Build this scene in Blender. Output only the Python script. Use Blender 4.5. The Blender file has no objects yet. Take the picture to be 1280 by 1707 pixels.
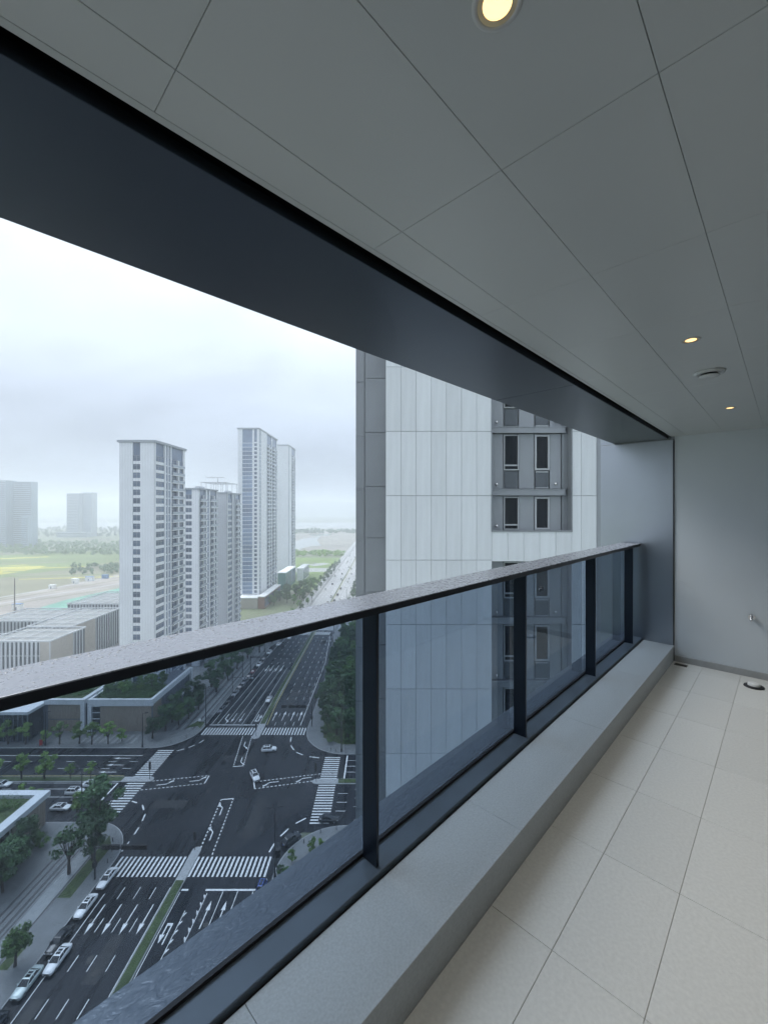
import bpy, math, random
from mathutils import Matrix, Vector
random.seed(7)
S = bpy.context.scene
COL = S.collection
R = math.radians

# ------------------------------------------------------------------ camera, sky, sun, exposure
F, HOR, H = 692.7, 847.1, 78.0            # focal length and horizon in photo pixels, eye height over the street
cam_d = bpy.data.cameras.new('camera')
cam = bpy.data.objects.new('camera', cam_d); COL.objects.link(cam)
cam.location = (0, 0, H); cam.rotation_euler = (R(90), 0, 0)
cam_d.sensor_fit = 'VERTICAL'; cam_d.sensor_height = 36.0; cam_d.lens = F / 1707 * 36
cam_d.shift_y = (HOR - 853.5) / 1707
cam_d.clip_start = 0.02; cam_d.clip_end = 40000
S.camera = cam

SUN_EL, SUN_AZ = R(56), R(-66)            # azimuth from +Y towards +X
W = bpy.data.worlds.new('World'); S.world = W; W.use_nodes = True
nt = W.node_tree; nt.nodes.clear()
def N(tree, t, **k):
    n = tree.nodes.new(t)
    for a, b in k.items(): setattr(n, a, b)
    return n
def L(tree, a, b): tree.links.new(a, b)
out = N(nt, 'ShaderNodeOutputWorld'); bg = N(nt, 'ShaderNodeBackground')
sky = N(nt, 'ShaderNodeTexSky', sky_type='NISHITA')
sky.sun_disc = False; sky.sun_elevation = SUN_EL; sky.sun_rotation = SUN_AZ
sky.air_density = 1.0; sky.dust_density = 4.0
tc = N(nt, 'ShaderNodeTexCoord'); sep = N(nt, 'ShaderNodeSeparateXYZ')
L(nt, tc.outputs['Generated'], sep.inputs[0])
mz = N(nt, 'ShaderNodeMath', operation='MAXIMUM'); L(nt, sep.outputs['Z'], mz.inputs[0]); mz.inputs[1].default_value = 0.0
mp = N(nt, 'ShaderNodeMapping'); mp.inputs['Scale'].default_value = (1.5, 1.5, 3.6)
L(nt, tc.outputs['Generated'], mp.inputs[0])
cn = N(nt, 'ShaderNodeTexNoise'); cn.inputs['Scale'].default_value = 1.0; cn.inputs['Detail'].default_value = 5; cn.inputs['Roughness'].default_value = .5
cn.inputs['Distortion'].default_value = .35
L(nt, mp.outputs[0], cn.inputs['Vector'])
gr = N(nt, 'ShaderNodeMapRange'); L(nt, mz.outputs[0], gr.inputs[0])      # overcast sky: brighter towards the zenith
gr.inputs[1].default_value = 0.14; gr.inputs[2].default_value = 0.75; gr.inputs[3].default_value = 5.3; gr.inputs[4].default_value = 15.5
cm = N(nt, 'ShaderNodeMapRange'); L(nt, cn.outputs['Fac'], cm.inputs[0])
cm.inputs[1].default_value = .32; cm.inputs[2].default_value = .68; cm.inputs[3].default_value = .76; cm.inputs[4].default_value = 1.22
mu = N(nt, 'ShaderNodeMath', operation='MULTIPLY'); L(nt, gr.outputs[0], mu.inputs[0]); L(nt, cm.outputs[0], mu.inputs[1])
cc = N(nt, 'ShaderNodeMix', data_type='RGBA'); L(nt, mz.outputs[0], cc.inputs['Factor'])
cc.inputs['A'].default_value = (.74, .89, 1.12, 1); cc.inputs['B'].default_value = (.95, 1.0, 1.04, 1)
cv = N(nt, 'ShaderNodeVectorMath', operation='SCALE'); L(nt, cc.outputs['Result'], cv.inputs[0]); L(nt, mu.outputs[0], cv.inputs['Scale'])
mx = N(nt, 'ShaderNodeMix', data_type='RGBA'); mx.inputs['Factor'].default_value = .9
L(nt, sky.outputs[0], mx.inputs['A']); L(nt, cv.outputs[0], mx.inputs['B'])
L(nt, mx.outputs['Result'], bg.inputs['Color']); bg.inputs['Strength'].default_value = 0.062
L(nt, bg.outputs[0], out.inputs[0])

sd = bpy.data.lights.new('sun', 'SUN'); sd.energy = 1.5; sd.angle = R(38); sd.color = (1.0, .99, .975)
sun = bpy.data.objects.new('sun', sd); COL.objects.link(sun)
dvec = Vector((math.sin(SUN_AZ) * math.cos(SUN_EL), math.cos(SUN_AZ) * math.cos(SUN_EL), math.sin(SUN_EL)))
sun.rotation_euler = dvec.to_track_quat('Z', 'Y').to_euler(); sun.location = (-60, 80, 140)
VS = S.view_settings
S.display_settings.display_device = 'sRGB'
VS.view_transform = 'Standard'; VS.look = 'None'; VS.gamma = 1; VS.use_curve_mapping = False
VS.exposure = 0.95
try:
    S.cycles.use_denoising = True; S.cycles.denoiser = 'OPENIMAGEDENOISE'
except Exception: pass
S.cycles.max_bounces = 7; S.cycles.diffuse_bounces = 4; S.cycles.glossy_bounces = 3
S.cycles.use_adaptive_sampling = True; S.cycles.adaptive_threshold = .03
S.cycles.transparent_max_bounces = 12; S.cycles.volume_bounces = 2; S.cycles.caustics_reflective = False
S.cycles.caustics_refractive = False; S.cycles.sample_clamp_indirect = 6

# ------------------------------------------------------------------ materials
MATS = {}
def mat(name, col, rough=.6, var=.0, scale=4.0, bump=.0, bscale=None, metal=0.0, spec=.5, stretch=None, emit=None, coat=0, detail=5, randv=0.0, col2=None):
    if name in MATS: return MATS[name]
    m = bpy.data.materials.new(name); m.use_nodes = True; t = m.node_tree
    p = t.nodes['Principled BSDF']
    p.inputs['Roughness'].default_value = rough; p.inputs['Metallic'].default_value = metal
    p.inputs['Specular IOR Level'].default_value = spec; p.inputs['Coat Weight'].default_value = coat
    c = (*col, 1); p.inputs['Base Color'].default_value = c
    tcn = N(t, 'ShaderNodeTexCoord'); vec = tcn.outputs['Object']
    if stretch:
        mpn = N(t, 'ShaderNodeMapping'); mpn.inputs['Scale'].default_value = stretch; L(t, vec, mpn.inputs[0]); vec = mpn.outputs[0]
    csock = None
    if var or col2:
        nz = N(t, 'ShaderNodeTexNoise'); nz.inputs['Scale'].default_value = scale; nz.inputs['Detail'].default_value = detail; L(t, vec, nz.inputs['Vector'])
        mr = N(t, 'ShaderNodeMapRange'); L(t, nz.outputs['Fac'], mr.inputs[0]); mr.inputs[1].default_value = .3; mr.inputs[2].default_value = .7
        mixn = N(t, 'ShaderNodeMix', data_type='RGBA'); L(t, mr.outputs[0], mixn.inputs['Factor'])
        mixn.inputs['A'].default_value = tuple(x * (1 - var) for x in col) + (1,)
        mixn.inputs['B'].default_value = (tuple(x * (1 + var) for x in (col2 or col))) + (1,)
        csock = mixn.outputs['Result']
    if randv:
        oi = N(t, 'ShaderNodeObjectInfo'); mr2 = N(t, 'ShaderNodeMapRange'); L(t, oi.outputs['Random'], mr2.inputs[0])
        mr2.inputs[3].default_value = 1 - randv; mr2.inputs[4].default_value = 1 + randv
        sc = N(t, 'ShaderNodeVectorMath', operation='SCALE'); L(t, mr2.outputs[0], sc.inputs['Scale'])
        if csock: L(t, csock, sc.inputs[0])
        else: sc.inputs[0].default_value = col
        csock = sc.outputs[0]
    if csock: L(t, csock, p.inputs['Base Color'])
    if bump:
        nb = N(t, 'ShaderNodeTexNoise'); nb.inputs['Scale'].default_value = bscale or scale; nb.inputs['Detail'].default_value = 4; L(t, vec, nb.inputs['Vector'])
        b = N(t, 'ShaderNodeBump'); b.inputs['Strength'].default_value = bump; b.inputs['Distance'].default_value = .02
        L(t, nb.outputs['Fac'], b.inputs['Height']); L(t, b.outputs[0], p.inputs['Normal'])
    if emit:
        p.inputs['Emission Color'].default_value = (*emit[0], 1); p.inputs['Emission Strength'].default_value = emit[1]
    MATS[name] = m
    return m

def glass_mat(name, tint, refl=.06, rough=.0):
    m = bpy.data.materials.new(name); m.use_nodes = True; t = m.node_tree; t.nodes.clear()
    o = N(t, 'ShaderNodeOutputMaterial'); tr = N(t, 'ShaderNodeBsdfTransparent'); gl = N(t, 'ShaderNodeBsdfGlossy'); mxs = N(t, 'ShaderNodeMixShader')
    tr.inputs[0].default_value = (*tint, 1); gl.inputs['Roughness'].default_value = rough; gl.inputs['Color'].default_value = (.85, .92, 1, 1)
    lw = N(t, 'ShaderNodeLayerWeight'); lw.inputs[0].default_value = .5; pw_ = N(t, 'ShaderNodeMath', operation='POWER'); pw_.inputs[1].default_value = 4.5; L(t, lw.outputs['Facing'], pw_.inputs[0])
    fr = N(t, 'ShaderNodeMath', operation='MULTIPLY_ADD'); L(t, pw_.outputs[0], fr.inputs[0]); fr.inputs[1].default_value = .9; fr.inputs[2].default_value = refl
    L(t, fr.outputs[0], mxs.inputs[0]); L(t, tr.outputs[0], mxs.inputs[1]); L(t, gl.outputs[0], mxs.inputs[2]); L(t, mxs.outputs[0], o.inputs[0])
    MATS[name] = m
    return m

M_ceil = mat('ceiling_paint', (.61, .635, .62), .30, var=.03, scale=1.2, bump=.02, bscale=1.5)
M_gap = mat('joint_shadow', (.22, .22, .22), .9)
M_tile = mat('porcelain_tile', (.66, .66, .625), .40, var=.06, scale=70, bump=.06, bscale=240, randv=.03, detail=9)
M_grout = mat('grout', (.44, .43, .40), .9, var=.2, scale=30)
M_skirt = mat('skirting_stone', (.36, .37, .37), .5, var=.1, scale=8)
M_sill = mat('sill_stone', (.45, .48, .485), .48, var=.10, scale=120, bump=.08, bscale=200, detail=10)
M_wall = mat('wall_paint', (.64, .69, .72), .7, var=.03, scale=2.5, bump=.03, bscale=180)
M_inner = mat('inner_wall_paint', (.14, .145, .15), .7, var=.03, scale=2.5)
M_beam = mat('shaded_metal_cladding', (.056, .07, .092), .33, var=.10, scale=1.4, bump=.06, bscale=1.6, metal=1.0)  # same metal as the column, darkened for the dim street it reflects
M_colm = mat('skylit_metal_cladding', (.40, .43, .47), .32, var=.06, scale=1.4, bump=.05, bscale=1.6, metal=1.0)  # beam metal again, base colour lightened for the sky it reflects
M_black = mat('black_metal', (.012, .016, .024), .35, var=.15, scale=8, metal=.2)
M_post = mat('railing_paint', (.013, .020, .032), .36, var=.12, scale=5, metal=.3)
M_channel = mat('railing_channel_paint', (.12, .15, .18), .33, var=.10, scale=4, metal=.3, bump=.03, bscale=6)
M_chrome = mat('chrome', (.75, .75, .75), .15, metal=1.0)
M_white = mat('white_plastic', (.75, .75, .73), .4)
M_seal = mat('rubber_seal', (.01, .011, .014), .6)

def wet_mat(name, col, rough, kind):
    m = bpy.data.materials.new(name); m.use_nodes = True; t = m.node_tree; p = t.nodes['Principled BSDF']
    p.inputs['Base Color'].default_value = (*col, 1); p.inputs['Roughness'].default_value = rough
    p.inputs['Metallic'].default_value = .35
    tcn = N(t, 'ShaderNodeTexCoord'); mpn = N(t, 'ShaderNodeMapping'); L(t, tcn.outputs['Object'], mpn.inputs[0])
    if kind == 'ledge':
        mpn.inputs['Scale'].default_value = (1.0, 2.4, 1); sc, dist, st = 13, 1.6, .22
    else:
        mpn.inputs['Scale'].default_value = (1, 1, 1); sc, dist, st = 40, .3, .012
    nb = N(t, 'ShaderNodeTexNoise'); nb.inputs['Scale'].default_value = sc; nb.inputs['Detail'].default_value = 3; nb.inputs['Distortion'].default_value = dist
    L(t, mpn.outputs[0], nb.inputs['Vector'])
    mr = N(t, 'ShaderNodeMapRange'); L(t, nb.outputs['Fac'], mr.inputs[0]); mr.inputs[1].default_value = .42; mr.inputs[2].default_value = .58
    b = N(t, 'ShaderNodeBump'); b.inputs['Strength'].default_value = st; b.inputs['Distance'].default_value = .004
    L(t, mr.outputs[0], b.inputs['Height']); L(t, b.outputs[0], p.inputs['Normal'])
    rr = N(t, 'ShaderNodeMapRange'); L(t, nb.outputs['Fac'], rr.inputs[0]); rr.inputs[3].default_value = rough * .6; rr.inputs[4].default_value = rough * 1.5
    L(t, rr.outputs[0], p.inputs['Roughness'])
    MATS[name] = m
    return m
M_rail = wet_mat('skylit_wet_rail_metal', (.27, .29, .33), .27, 'rail')  # rail's upper face: sky reflection put into a lighter base colour
M_ledge = wet_mat('wet_ledge_metal', (.145, .17, .20), .30, 'ledge')
M_glass = glass_mat('railing_glass', (.56, .62, .69), .02)
M_water_drop = mat('water_drop', (.30, .32, .35), .15, spec=.6)

def asphalt_mat():
    m = mat('wet_asphalt', (.030, .032, .036), .3); t = m.node_tree; p = t.nodes['Principled BSDF']
    tcn = N(t, 'ShaderNodeTexCoord')
    a = N(t, 'ShaderNodeTexNoise'); a.inputs['Scale'].default_value = .07; a.inputs['Detail'].default_value = 6; L(t, tcn.outputs['Object'], a.inputs['Vector'])
    mpn = N(t, 'ShaderNodeMapping'); mpn.inputs['Scale'].default_value = (.5, .03, 1); L(t, tcn.outputs['Object'], mpn.inputs[0])
    s = N(t, 'ShaderNodeTexNoise'); s.inputs['Scale'].default_value = 1.0; s.inputs['Detail'].default_value = 3; L(t, mpn.outputs[0], s.inputs['Vector'])
    f = N(t, 'ShaderNodeTexNoise'); f.inputs['Scale'].default_value = 6; f.inputs['Detail'].default_value = 4; L(t, tcn.outputs['Object'], f.inputs['Vector'])
    ad = N(t, 'ShaderNodeMath', operation='ADD'); L(t, a.outputs['Fac'], ad.inputs[0]); L(t, s.outputs['Fac'], ad.inputs[1])
    ad2 = N(t, 'ShaderNodeMath', operation='MULTIPLY_ADD'); L(t, f.outputs['Fac'], ad2.inputs[0]); ad2.inputs[1].default_value = .12; L(t, ad.outputs[0], ad2.inputs[2])
    mr = N(t, 'ShaderNodeMapRange'); L(t, ad2.outputs[0], mr.inputs[0]); mr.inputs[1].default_value = .85; mr.inputs[2].default_value = 1.5
    mixn = N(t, 'ShaderNodeMix', data_type='RGBA'); L(t, mr.outputs[0], mixn.inputs['Factor'])
    mixn.inputs['A'].default_value = (.006, .0075, .0105, 1); mixn.inputs['B'].default_value = (.034, .037, .045, 1); p.inputs['Specular IOR Level'].default_value = .24
    L(t, mixn.outputs['Result'], p.inputs['Base Color'])
    r2 = N(t, 'ShaderNodeMapRange'); L(t, mr.outputs[0], r2.inputs[0]); r2.inputs[3].default_value = .22; r2.inputs[4].default_value = .5
    L(t, r2.outputs[0], p.inputs['Roughness'])
    return m
M_road = asphalt_mat()
M_paint = mat('road_paint', (.80, .81, .80), .5, var=.2, scale=1.6)
M_ypaint = mat('yellow_road_paint', (.62, .55, .22), .5, var=.12, scale=3)
M_pave = mat('pavement_stone', (.18, .19, .195), .45, var=.14, scale=.5)
M_pave2 = mat('pale_granite', (.28, .295, .30), .45, var=.10, scale=.8)
M_band = mat('dark_granite', (.06, .065, .07), .4, var=.2, scale=1)
M_kerb = mat('kerb_stone', (.40, .41, .41), .5, var=.1, scale=2)
M_grass = mat('grass', (.055, .085, .025), .8, var=.35, scale=1.2, bump=.5, bscale=5)
M_lawn = mat('far_lawn', (.13, .20, .05), .85, var=.22, scale=.03)
M_soil = mat('ground_soil', (.16, .16, .12), .85, var=.25, scale=.012, col2=(.12, .16, .09))
M_trunk = mat('bark', (.07, .055, .045), .9, var=.25, scale=6)
def leaf_mat(name, c1, c2):
    m = mat(name, c1, .55, var=.3, scale=.8, col2=c2, randv=.34)
    p = m.node_tree.nodes['Principled BSDF']
    p.inputs['Transmission Weight'].default_value = 0.0
    return m
M_leafA = leaf_mat('leaf_mid_green', (.06, .14, .035), (.11, .21, .05))
M_leafB = leaf_mat('leaf_dark_green', (.036, .092, .034), (.068, .14, .048))
M_leafC = leaf_mat('leaf_light_green', (.12, .23, .045), (.19, .31, .065))
M_leafD = leaf_mat('leaf_pine', (.028, .075, .03), (.05, .11, .04))

def tower_white(name, col, lines=True, sx=1.1, sz=3.28):
    m = mat(name, col, .45, var=.04, scale=.15); t = m.node_tree; p = t.nodes['Principled BSDF']
    src = p.inputs['Base Color'].links[0].from_socket; tcn = N(t, 'ShaderNodeTexCoord'); sp = N(t, 'ShaderNodeSeparateXYZ'); L(t, tcn.outputs['Object'], sp.inputs[0])
    q = N(t, 'ShaderNodeMath', operation='DIVIDE'); L(t, sp.outputs['X'], q.inputs[0]); q.inputs[1].default_value = sx
    fr = N(t, 'ShaderNodeMath', operation='FRACT'); L(t, q.outputs[0], fr.inputs[0])
    lt = N(t, 'ShaderNodeMath', operation='LESS_THAN'); L(t, fr.outputs[0], lt.inputs[0]); lt.inputs[1].default_value = .09
    mm = N(t, 'ShaderNodeMapRange'); L(t, lt.outputs[0], mm.inputs[0]); mm.inputs[3].default_value = 1.0; mm.inputs[4].default_value = .72
    v_ = N(t, 'ShaderNodeVectorMath', operation='SCALE'); L(t, src, v_.inputs[0]); L(t, mm.outputs[0], v_.inputs['Scale']); L(t, v_.outputs[0], p.inputs['Base Color'])
    return m
M_tw = tower_white('white_facade', (.70, .73, .77))
M_tw2 = tower_white('pale_grey_facade', (.46, .49, .53))
M_core = mat('tower_core', (.16, .18, .21), .6, var=.1, scale=.3)
M_tglass = mat('tower_glass', (.10, .14, .21), .12, spec=.8, var=.3, scale=.25, randv=.3)
M_tglass2 = mat('blue_curtain_glass', (.15, .21, .32), .10, spec=.9, var=.2, scale=.2, randv=.25)
M_tframe = mat('window_frame_grey', (.33, .35, .38), .5)
M_wood = mat('wood_cladding', (.34, .285, .23), .6, var=.22, scale=1.5, stretch=(3, 3, .3))
M_beige = mat('beige_cladding', (.36, .34, .305), .6, var=.08, scale=.5)
M_frame = mat('white_concrete_band', (.70, .73, .75), .5, var=.06, scale=.4)
M_dkglass = mat('dark_shop_glass', (.02, .028, .036), .1, spec=.8, var=.3, scale=.4)
M_fin = mat('aluminium_fin', (.50, .53, .56), .4, var=.04, scale=.5)
M_roofgrey = mat('roof_membrane', (.20, .22, .23), .6, var=.15, scale=.25)

# ------------------------------------------------------------------ helpers
class MB:
    def __init__(s): s.v = []; s.f = []; s.m = []
    def quad(s, a, b, c, d, mi=0):
        n = len(s.v); s.v += [a, b, c, d]; s.f.append((n, n+1, n+2, n+3)); s.m.append(mi)
    def poly(s, pts, mi=0):
        n = len(s.v); s.v += list(pts); s.f.append(tuple(range(n, n+len(pts)))); s.m.append(mi)
    def box(s, x0, x1, y0, y1, z0, z1, mi=0):
        n = len(s.v)
        s.v += [(x0,y0,z0),(x1,y0,z0),(x1,y1,z0),(x0,y1,z0),(x0,y0,z1),(x1,y0,z1),(x1,y1,z1),(x0,y1,z1)]
        for q in ((0,3,2,1),(4,5,6,7),(0,1,5,4),(1,2,6,5),(2,3,7,6),(3,0,4,7)):
            s.f.append(tuple(n+i for i in q)); s.m.append(mi)
    def prism(s, pts, z0, z1, mi=0, mtop=None):          # counter-clockwise outline
        n = len(s.v); k = len(pts)
        s.v += [(p[0], p[1], z0) for p in pts] + [(p[0], p[1], z1) for p in pts]
        s.f.append(tuple(n+k+i for i in range(k))); s.m.append(mi if mtop is None else mtop)
        s.f.append(tuple(n+i for i in reversed(range(k)))); s.m.append(mi)
        for i in range(k):
            j = (i+1) % k; s.f.append((n+i, n+j, n+k+j, n+k+i)); s.m.append(mi)
    def tube(s, p0, p1, r0, r1=None, n=8, mi=0):
        r1 = r0 if r1 is None else r1
        p0 = Vector(p0); p1 = Vector(p1); d = (p1-p0).normalized()
        a = d.orthogonal().normalized(); b = d.cross(a); base = len(s.v)
        for P, r in ((p0, r0), (p1, r1)):
            for i in range(n):
                t = 2*math.pi*i/n; s.v.append(tuple(P + (a*math.cos(t)+b*math.sin(t))*r))
        for i in range(n):
            j = (i+1) % n; s.f.append((base+i, base+j, base+n+j, base+n+i)); s.m.append(mi)
        s.f.append(tuple(base+i for i in reversed(range(n)))); s.m.append(mi)
        s.f.append(tuple(base+n+i for i in range(n))); s.m.append(mi)
    def lathe(s, prof, c=(0,0,0), n=24, mi=0, closed=False):
        base = len(s.v); k = len(prof)
        for r, z in prof:
            for i in range(n):
                t = 2*math.pi*i/n; s.v.append((c[0]+r*math.cos(t), c[1]+r*math.sin(t), c[2]+z))
        for q in range(k-1):
            for i in range(n):
                j = (i+1) % n; s.f.append((base+q*n+i, base+q*n+j, base+(q+1)*n+j, base+(q+1)*n+i)); s.m.append(mi)
        if closed:
            s.f.append(tuple(base+i for i in reversed(range(n)))); s.m.append(mi)
            s.f.append(tuple(base+(k-1)*n+i for i in range(n))); s.m.append(mi)
    def ball(s, c, r, n=8, m=5, mi=0, sz=1.0):
        prof = [(max(1e-4, r*math.sin(math.pi*i/m)), -r*sz*math.cos(math.pi*i/m)) for i in range(m+1)]
        s.lathe(prof, c, n, mi)
    def mesh(s, name, mats):
        me = bpy.data.meshes.new(name); me.from_pydata(s.v, [], s.f)
        for m in (mats if isinstance(mats, (list, tuple)) else [mats]): me.materials.append(m)
        if any(s.m): me.polygons.foreach_set('material_index', s.m)
        me.update(); return me
    def build(s, name, mats, parent=None, smooth=False, bevel=0, segs=2):
        o = bpy.data.objects.new(name, s.mesh(name, mats)); COL.objects.link(o)
        if parent: o.parent = parent
        if smooth: o.data.polygons.foreach_set('use_smooth', [True]*len(o.data.polygons))
        if bevel:
            md = o.modifiers.new('bevel', 'BEVEL'); md.width = bevel; md.segments = segs; md.limit_method = 'ANGLE'
        return o
def link_mesh(name, me, parent=None, loc=(0,0,0), rz=0, sc=None):
    o = bpy.data.objects.new(name, me); COL.objects.link(o)
    if parent: o.parent = parent
    o.location = loc; o.rotation_euler = (0, 0, rz)
    if sc: o.scale = sc if isinstance(sc, tuple) else (sc, sc, sc)
    return o
def tag(o, label=None, cat=None, group=None, kind=None):
    if label: o['label'] = label
    if cat: o['category'] = cat
    if group: o['group'] = group
    if kind: o['kind'] = kind
    return o
def empty(name, loc=(0,0,0), rz=0, label=None, cat=None, group=None):
    o = bpy.data.objects.new(name, None); COL.objects.link(o); o.location = loc; o.rotation_euler = (0,0,rz)
    o.empty_display_size = .2
    return tag(o, label, cat, group)
def copy_tree(o, parent=None):
    c = o.copy(); COL.objects.link(c); c.parent = parent
    for ch in o.children: copy_tree(ch, c)
    return c
def struct(o): o['kind'] = 'structure'; return o
def stuff(o): o['kind'] = 'stuff'; return o
def G(px, py, z=0.0):                                    # photo pixel -> point on the level z
    k = (H - z) / (py - HOR); return Vector(((px - 640) * k, F * k, z))

# ------------------------------------------------------------------ the balcony (u along the railing, v outwards)
BAL_ROT = R(90 - 44.137)
def B(o):
    o.location = (0, 0, H); o.rotation_euler = (0, 0, BAL_ROT); return o
FL, CE = -1.64, .771
UA, UB = -4.2, 5.37                                      # the two end walls
VS0, VI = .879, -.62                                     # foot of the ledge, inner wall
floor = B(struct(MB().build('floor', M_grout)))
m = MB(); m.box(UA, UB, VI, VS0+.01, FL-.16, FL-.004); floor.data = m.mesh('floor', M_grout)
ul = [1.54 + .603*k for k in range(-10, 7)] ; ul = [UA] + [u for u in ul if UA+.05 < u < UB-.04] + [UB]
vl = [VS0, .627, .329, .031, -.267, -.565, VI]
g = .0009
for i in range(len(ul)-1):
    for j in range(len(vl)-1):
        if vl[j]-vl[j+1] < .1: continue
        a0, a1, b0, b1 = ul[i]+g, ul[i+1]-g, vl[j+1]+g, vl[j]-g
        m = MB(); m.box(-(a1-a0)/2, (a1-a0)/2, -(b1-b0)/2, (b1-b0)/2, -.012, 0)
        o = m.build('tile', M_tile, floor, bevel=.0012, segs=1); o.location = ((a0+a1)/2, (b0+b1)/2, FL + random.uniform(-.0003, .0003))
# ceiling
ceiling = B(struct(MB().build('ceiling', M_gap)))
m = MB(); m.box(UA, UB+.02, VI, .89, CE+.012, CE+.1); ceiling.data = m.mesh('ceiling', M_gap)
uc = [.27 + .597*k for k in range(-8, 10)]; uc = [UA] + [u for u in uc if UA+.05 < u < UB-.04] + [UB+.015]
vc = [.903, .884, .772, .468, .164, -.14, -.444, VI]
LIGHTS = [(-1.20, .318), (.576, .318), (2.346, .318), (4.142, .318)]
VENT = (2.97, .318)
g = .0005
for i in range(len(uc)-1):
    for j in range(len(vc)-1):
        if j == 0 and i > 0: continue
        a0, a1, b0, b1 = uc[i]+g, uc[i+1]-g, vc[j+1]+g, vc[j]-g
        if j == 0: a1 = UB+.012
        m = MB(); m.box(-(a1-a0)/2, (a1-a0)/2, -(b1-b0)/2, (b1-b0)/2, 0, .012 if j else .06)
        o = m.build('edge_trim' if j == 0 else 'ceiling_panel', M_ceil, ceiling, bevel=.0008, segs=1)
        o.location = ((a0+a1)/2, (b0+b1)/2, CE)
# end wall with skirting, inner wall, far end wall behind the camera
wall = B(struct(MB().build('wall', M_wall))); m = MB(); m.box(UB+.012, UB+.2, VI, .872, FL-.1, CE+.1); wall.data = m.mesh('wall', M_wall)
m = MB(); m.box(UB-.002, UB+.012, VI, .872, FL, FL+.062)
o = m.build('skirting', M_skirt, wall, bevel=.001, segs=1)
wall2 = B(struct(MB().build('wall', M_wall))); m = MB(); m.box(UA-.2, UA, VI, 1.5, FL-.1, CE+.1); wall2.data = m.mesh('wall', M_wall)
wall3 = B(struct(MB().build('wall', M_inner))); m = MB(); m.box(UA-.2, UB+.2, VI-.2, VI, FL-.1, CE+.1); wall3.data = m.mesh('wall', M_inner)

# stone ledge under the railing
ZS = FL + .166
led = B(empty('stone_ledge')); tag(led, 'grey stone ledge running along the foot of the balcony railing', 'ledge')
m = MB(); m.box(UA, UB-.002, VS0, 1.02, FL-.15, ZS-.02); m.build('riser', M_sill, led)
su = UA
k = 0
while su < UB-.01:
    e = min(su+1.2, UB-.003)
    m = MB(); m.box(su+.0006, e-.0006, VS0-.006, 1.158, ZS-.02, ZS); m.build('ledge_slab', M_sill, led, bevel=.002, segs=2); su = e; k += 1
# railing
ZM = ZS + .02
rail = B(empty('balcony_railing')); tag(rail, 'dark metal balcony railing with tinted glass panes and wet flat top rail', 'railing')
m = MB(); m.box(UA, UB-.004, 1.168, 1.287, FL-.1, ZM); m.build('channel', M_channel, rail, bevel=.004)
m = MB(); m.box(UA, UB-.004, 1.159, 1.167, FL-.05, ZS-.006); m.build('joint_seal', M_seal, rail)
m = MB(); m.box(UA, UB-.004, 1.272, 1.288, ZM+.0005, ZM+.014); m.build('glass_seal', M_seal, rail)
m = MB(); m.box(UA, UB-.004, 1.302, 1.39, ZM-.16, ZM-.012); m.box(UA, UB-.004, 1.393, 1.475, ZM-.2, ZM-.026)
m.build('outer_ledge', M_ledge, rail, bevel=.004)
ZR = -.395
m = MB(); m.box(UA, UB-.055, 1.178, 1.378, ZR-.03, ZR-.004); m.build('rail_body', M_black, rail)
m = MB(); m.box(UA, UB-.054, 1.1775, 1.3785, ZR-.0045, ZR); m.build('top_rail', M_rail, rail, bevel=.0015)
posts = [-2.80, -1.47, -.14, 1.19, 2.52, 3.85, 5.055]
for u in posts:
    m = MB(); m.box(u-.008, u+.008, 1.190, 1.272, ZM, ZR-.0305); m.build('post', M_post, rail, bevel=.002)
gl = [UA] + posts + [UB-.01]
for i in range(len(gl)-1):
    m = MB(); m.box(gl[i]+.024, gl[i+1]+.010 if i < len(gl)-2 else gl[i+1]-.004, 1.289, 1.297, ZM-.05, ZR-.031)
    m.build('glass_pane', M_glass, rail)
# rain drops lying on the top rail and the outer ledge
rd = random.Random(3)
m = MB()
def drop(u, v, z, r):
    n = 6; base = len(m.v)
    e = rd.uniform(1.0, 1.9); a = rd.uniform(-.5, .5)
    for q, (rr, hh) in enumerate(((1.0, 0), (.78, .24), (.0, .36))):
        if rr == 0: m.v.append((u, v, z+r*hh)); continue
        for i in range(n):
            t = 2*math.pi*i/n; x, y = rr*r*e*math.cos(t), rr*r*math.sin(t)
            m.v.append((u+x*math.cos(a)-y*math.sin(a), v+x*math.sin(a)+y*math.cos(a), z+r*hh))
    for i in range(n):
        j = (i+1) % n; m.f.append((base+i, base+j, base+n+j, base+n+i)); m.f.append((base+n+i, base+n+j, base+2*n)); m.m += [0, 0]
for k in range(2800):
    u = rd.uniform(-.6, UB-.1); w = rd.random()**1.8; v = 1.372 - w*.185
    drop(u, v, ZR+.0002, rd.choice((.001, .0012, .0015, .0018, .0022, .003)) * (1.2 if w < .3 else .8))
stuff(m.build('rain_drops', M_water_drop, rail, smooth=True))
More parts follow.
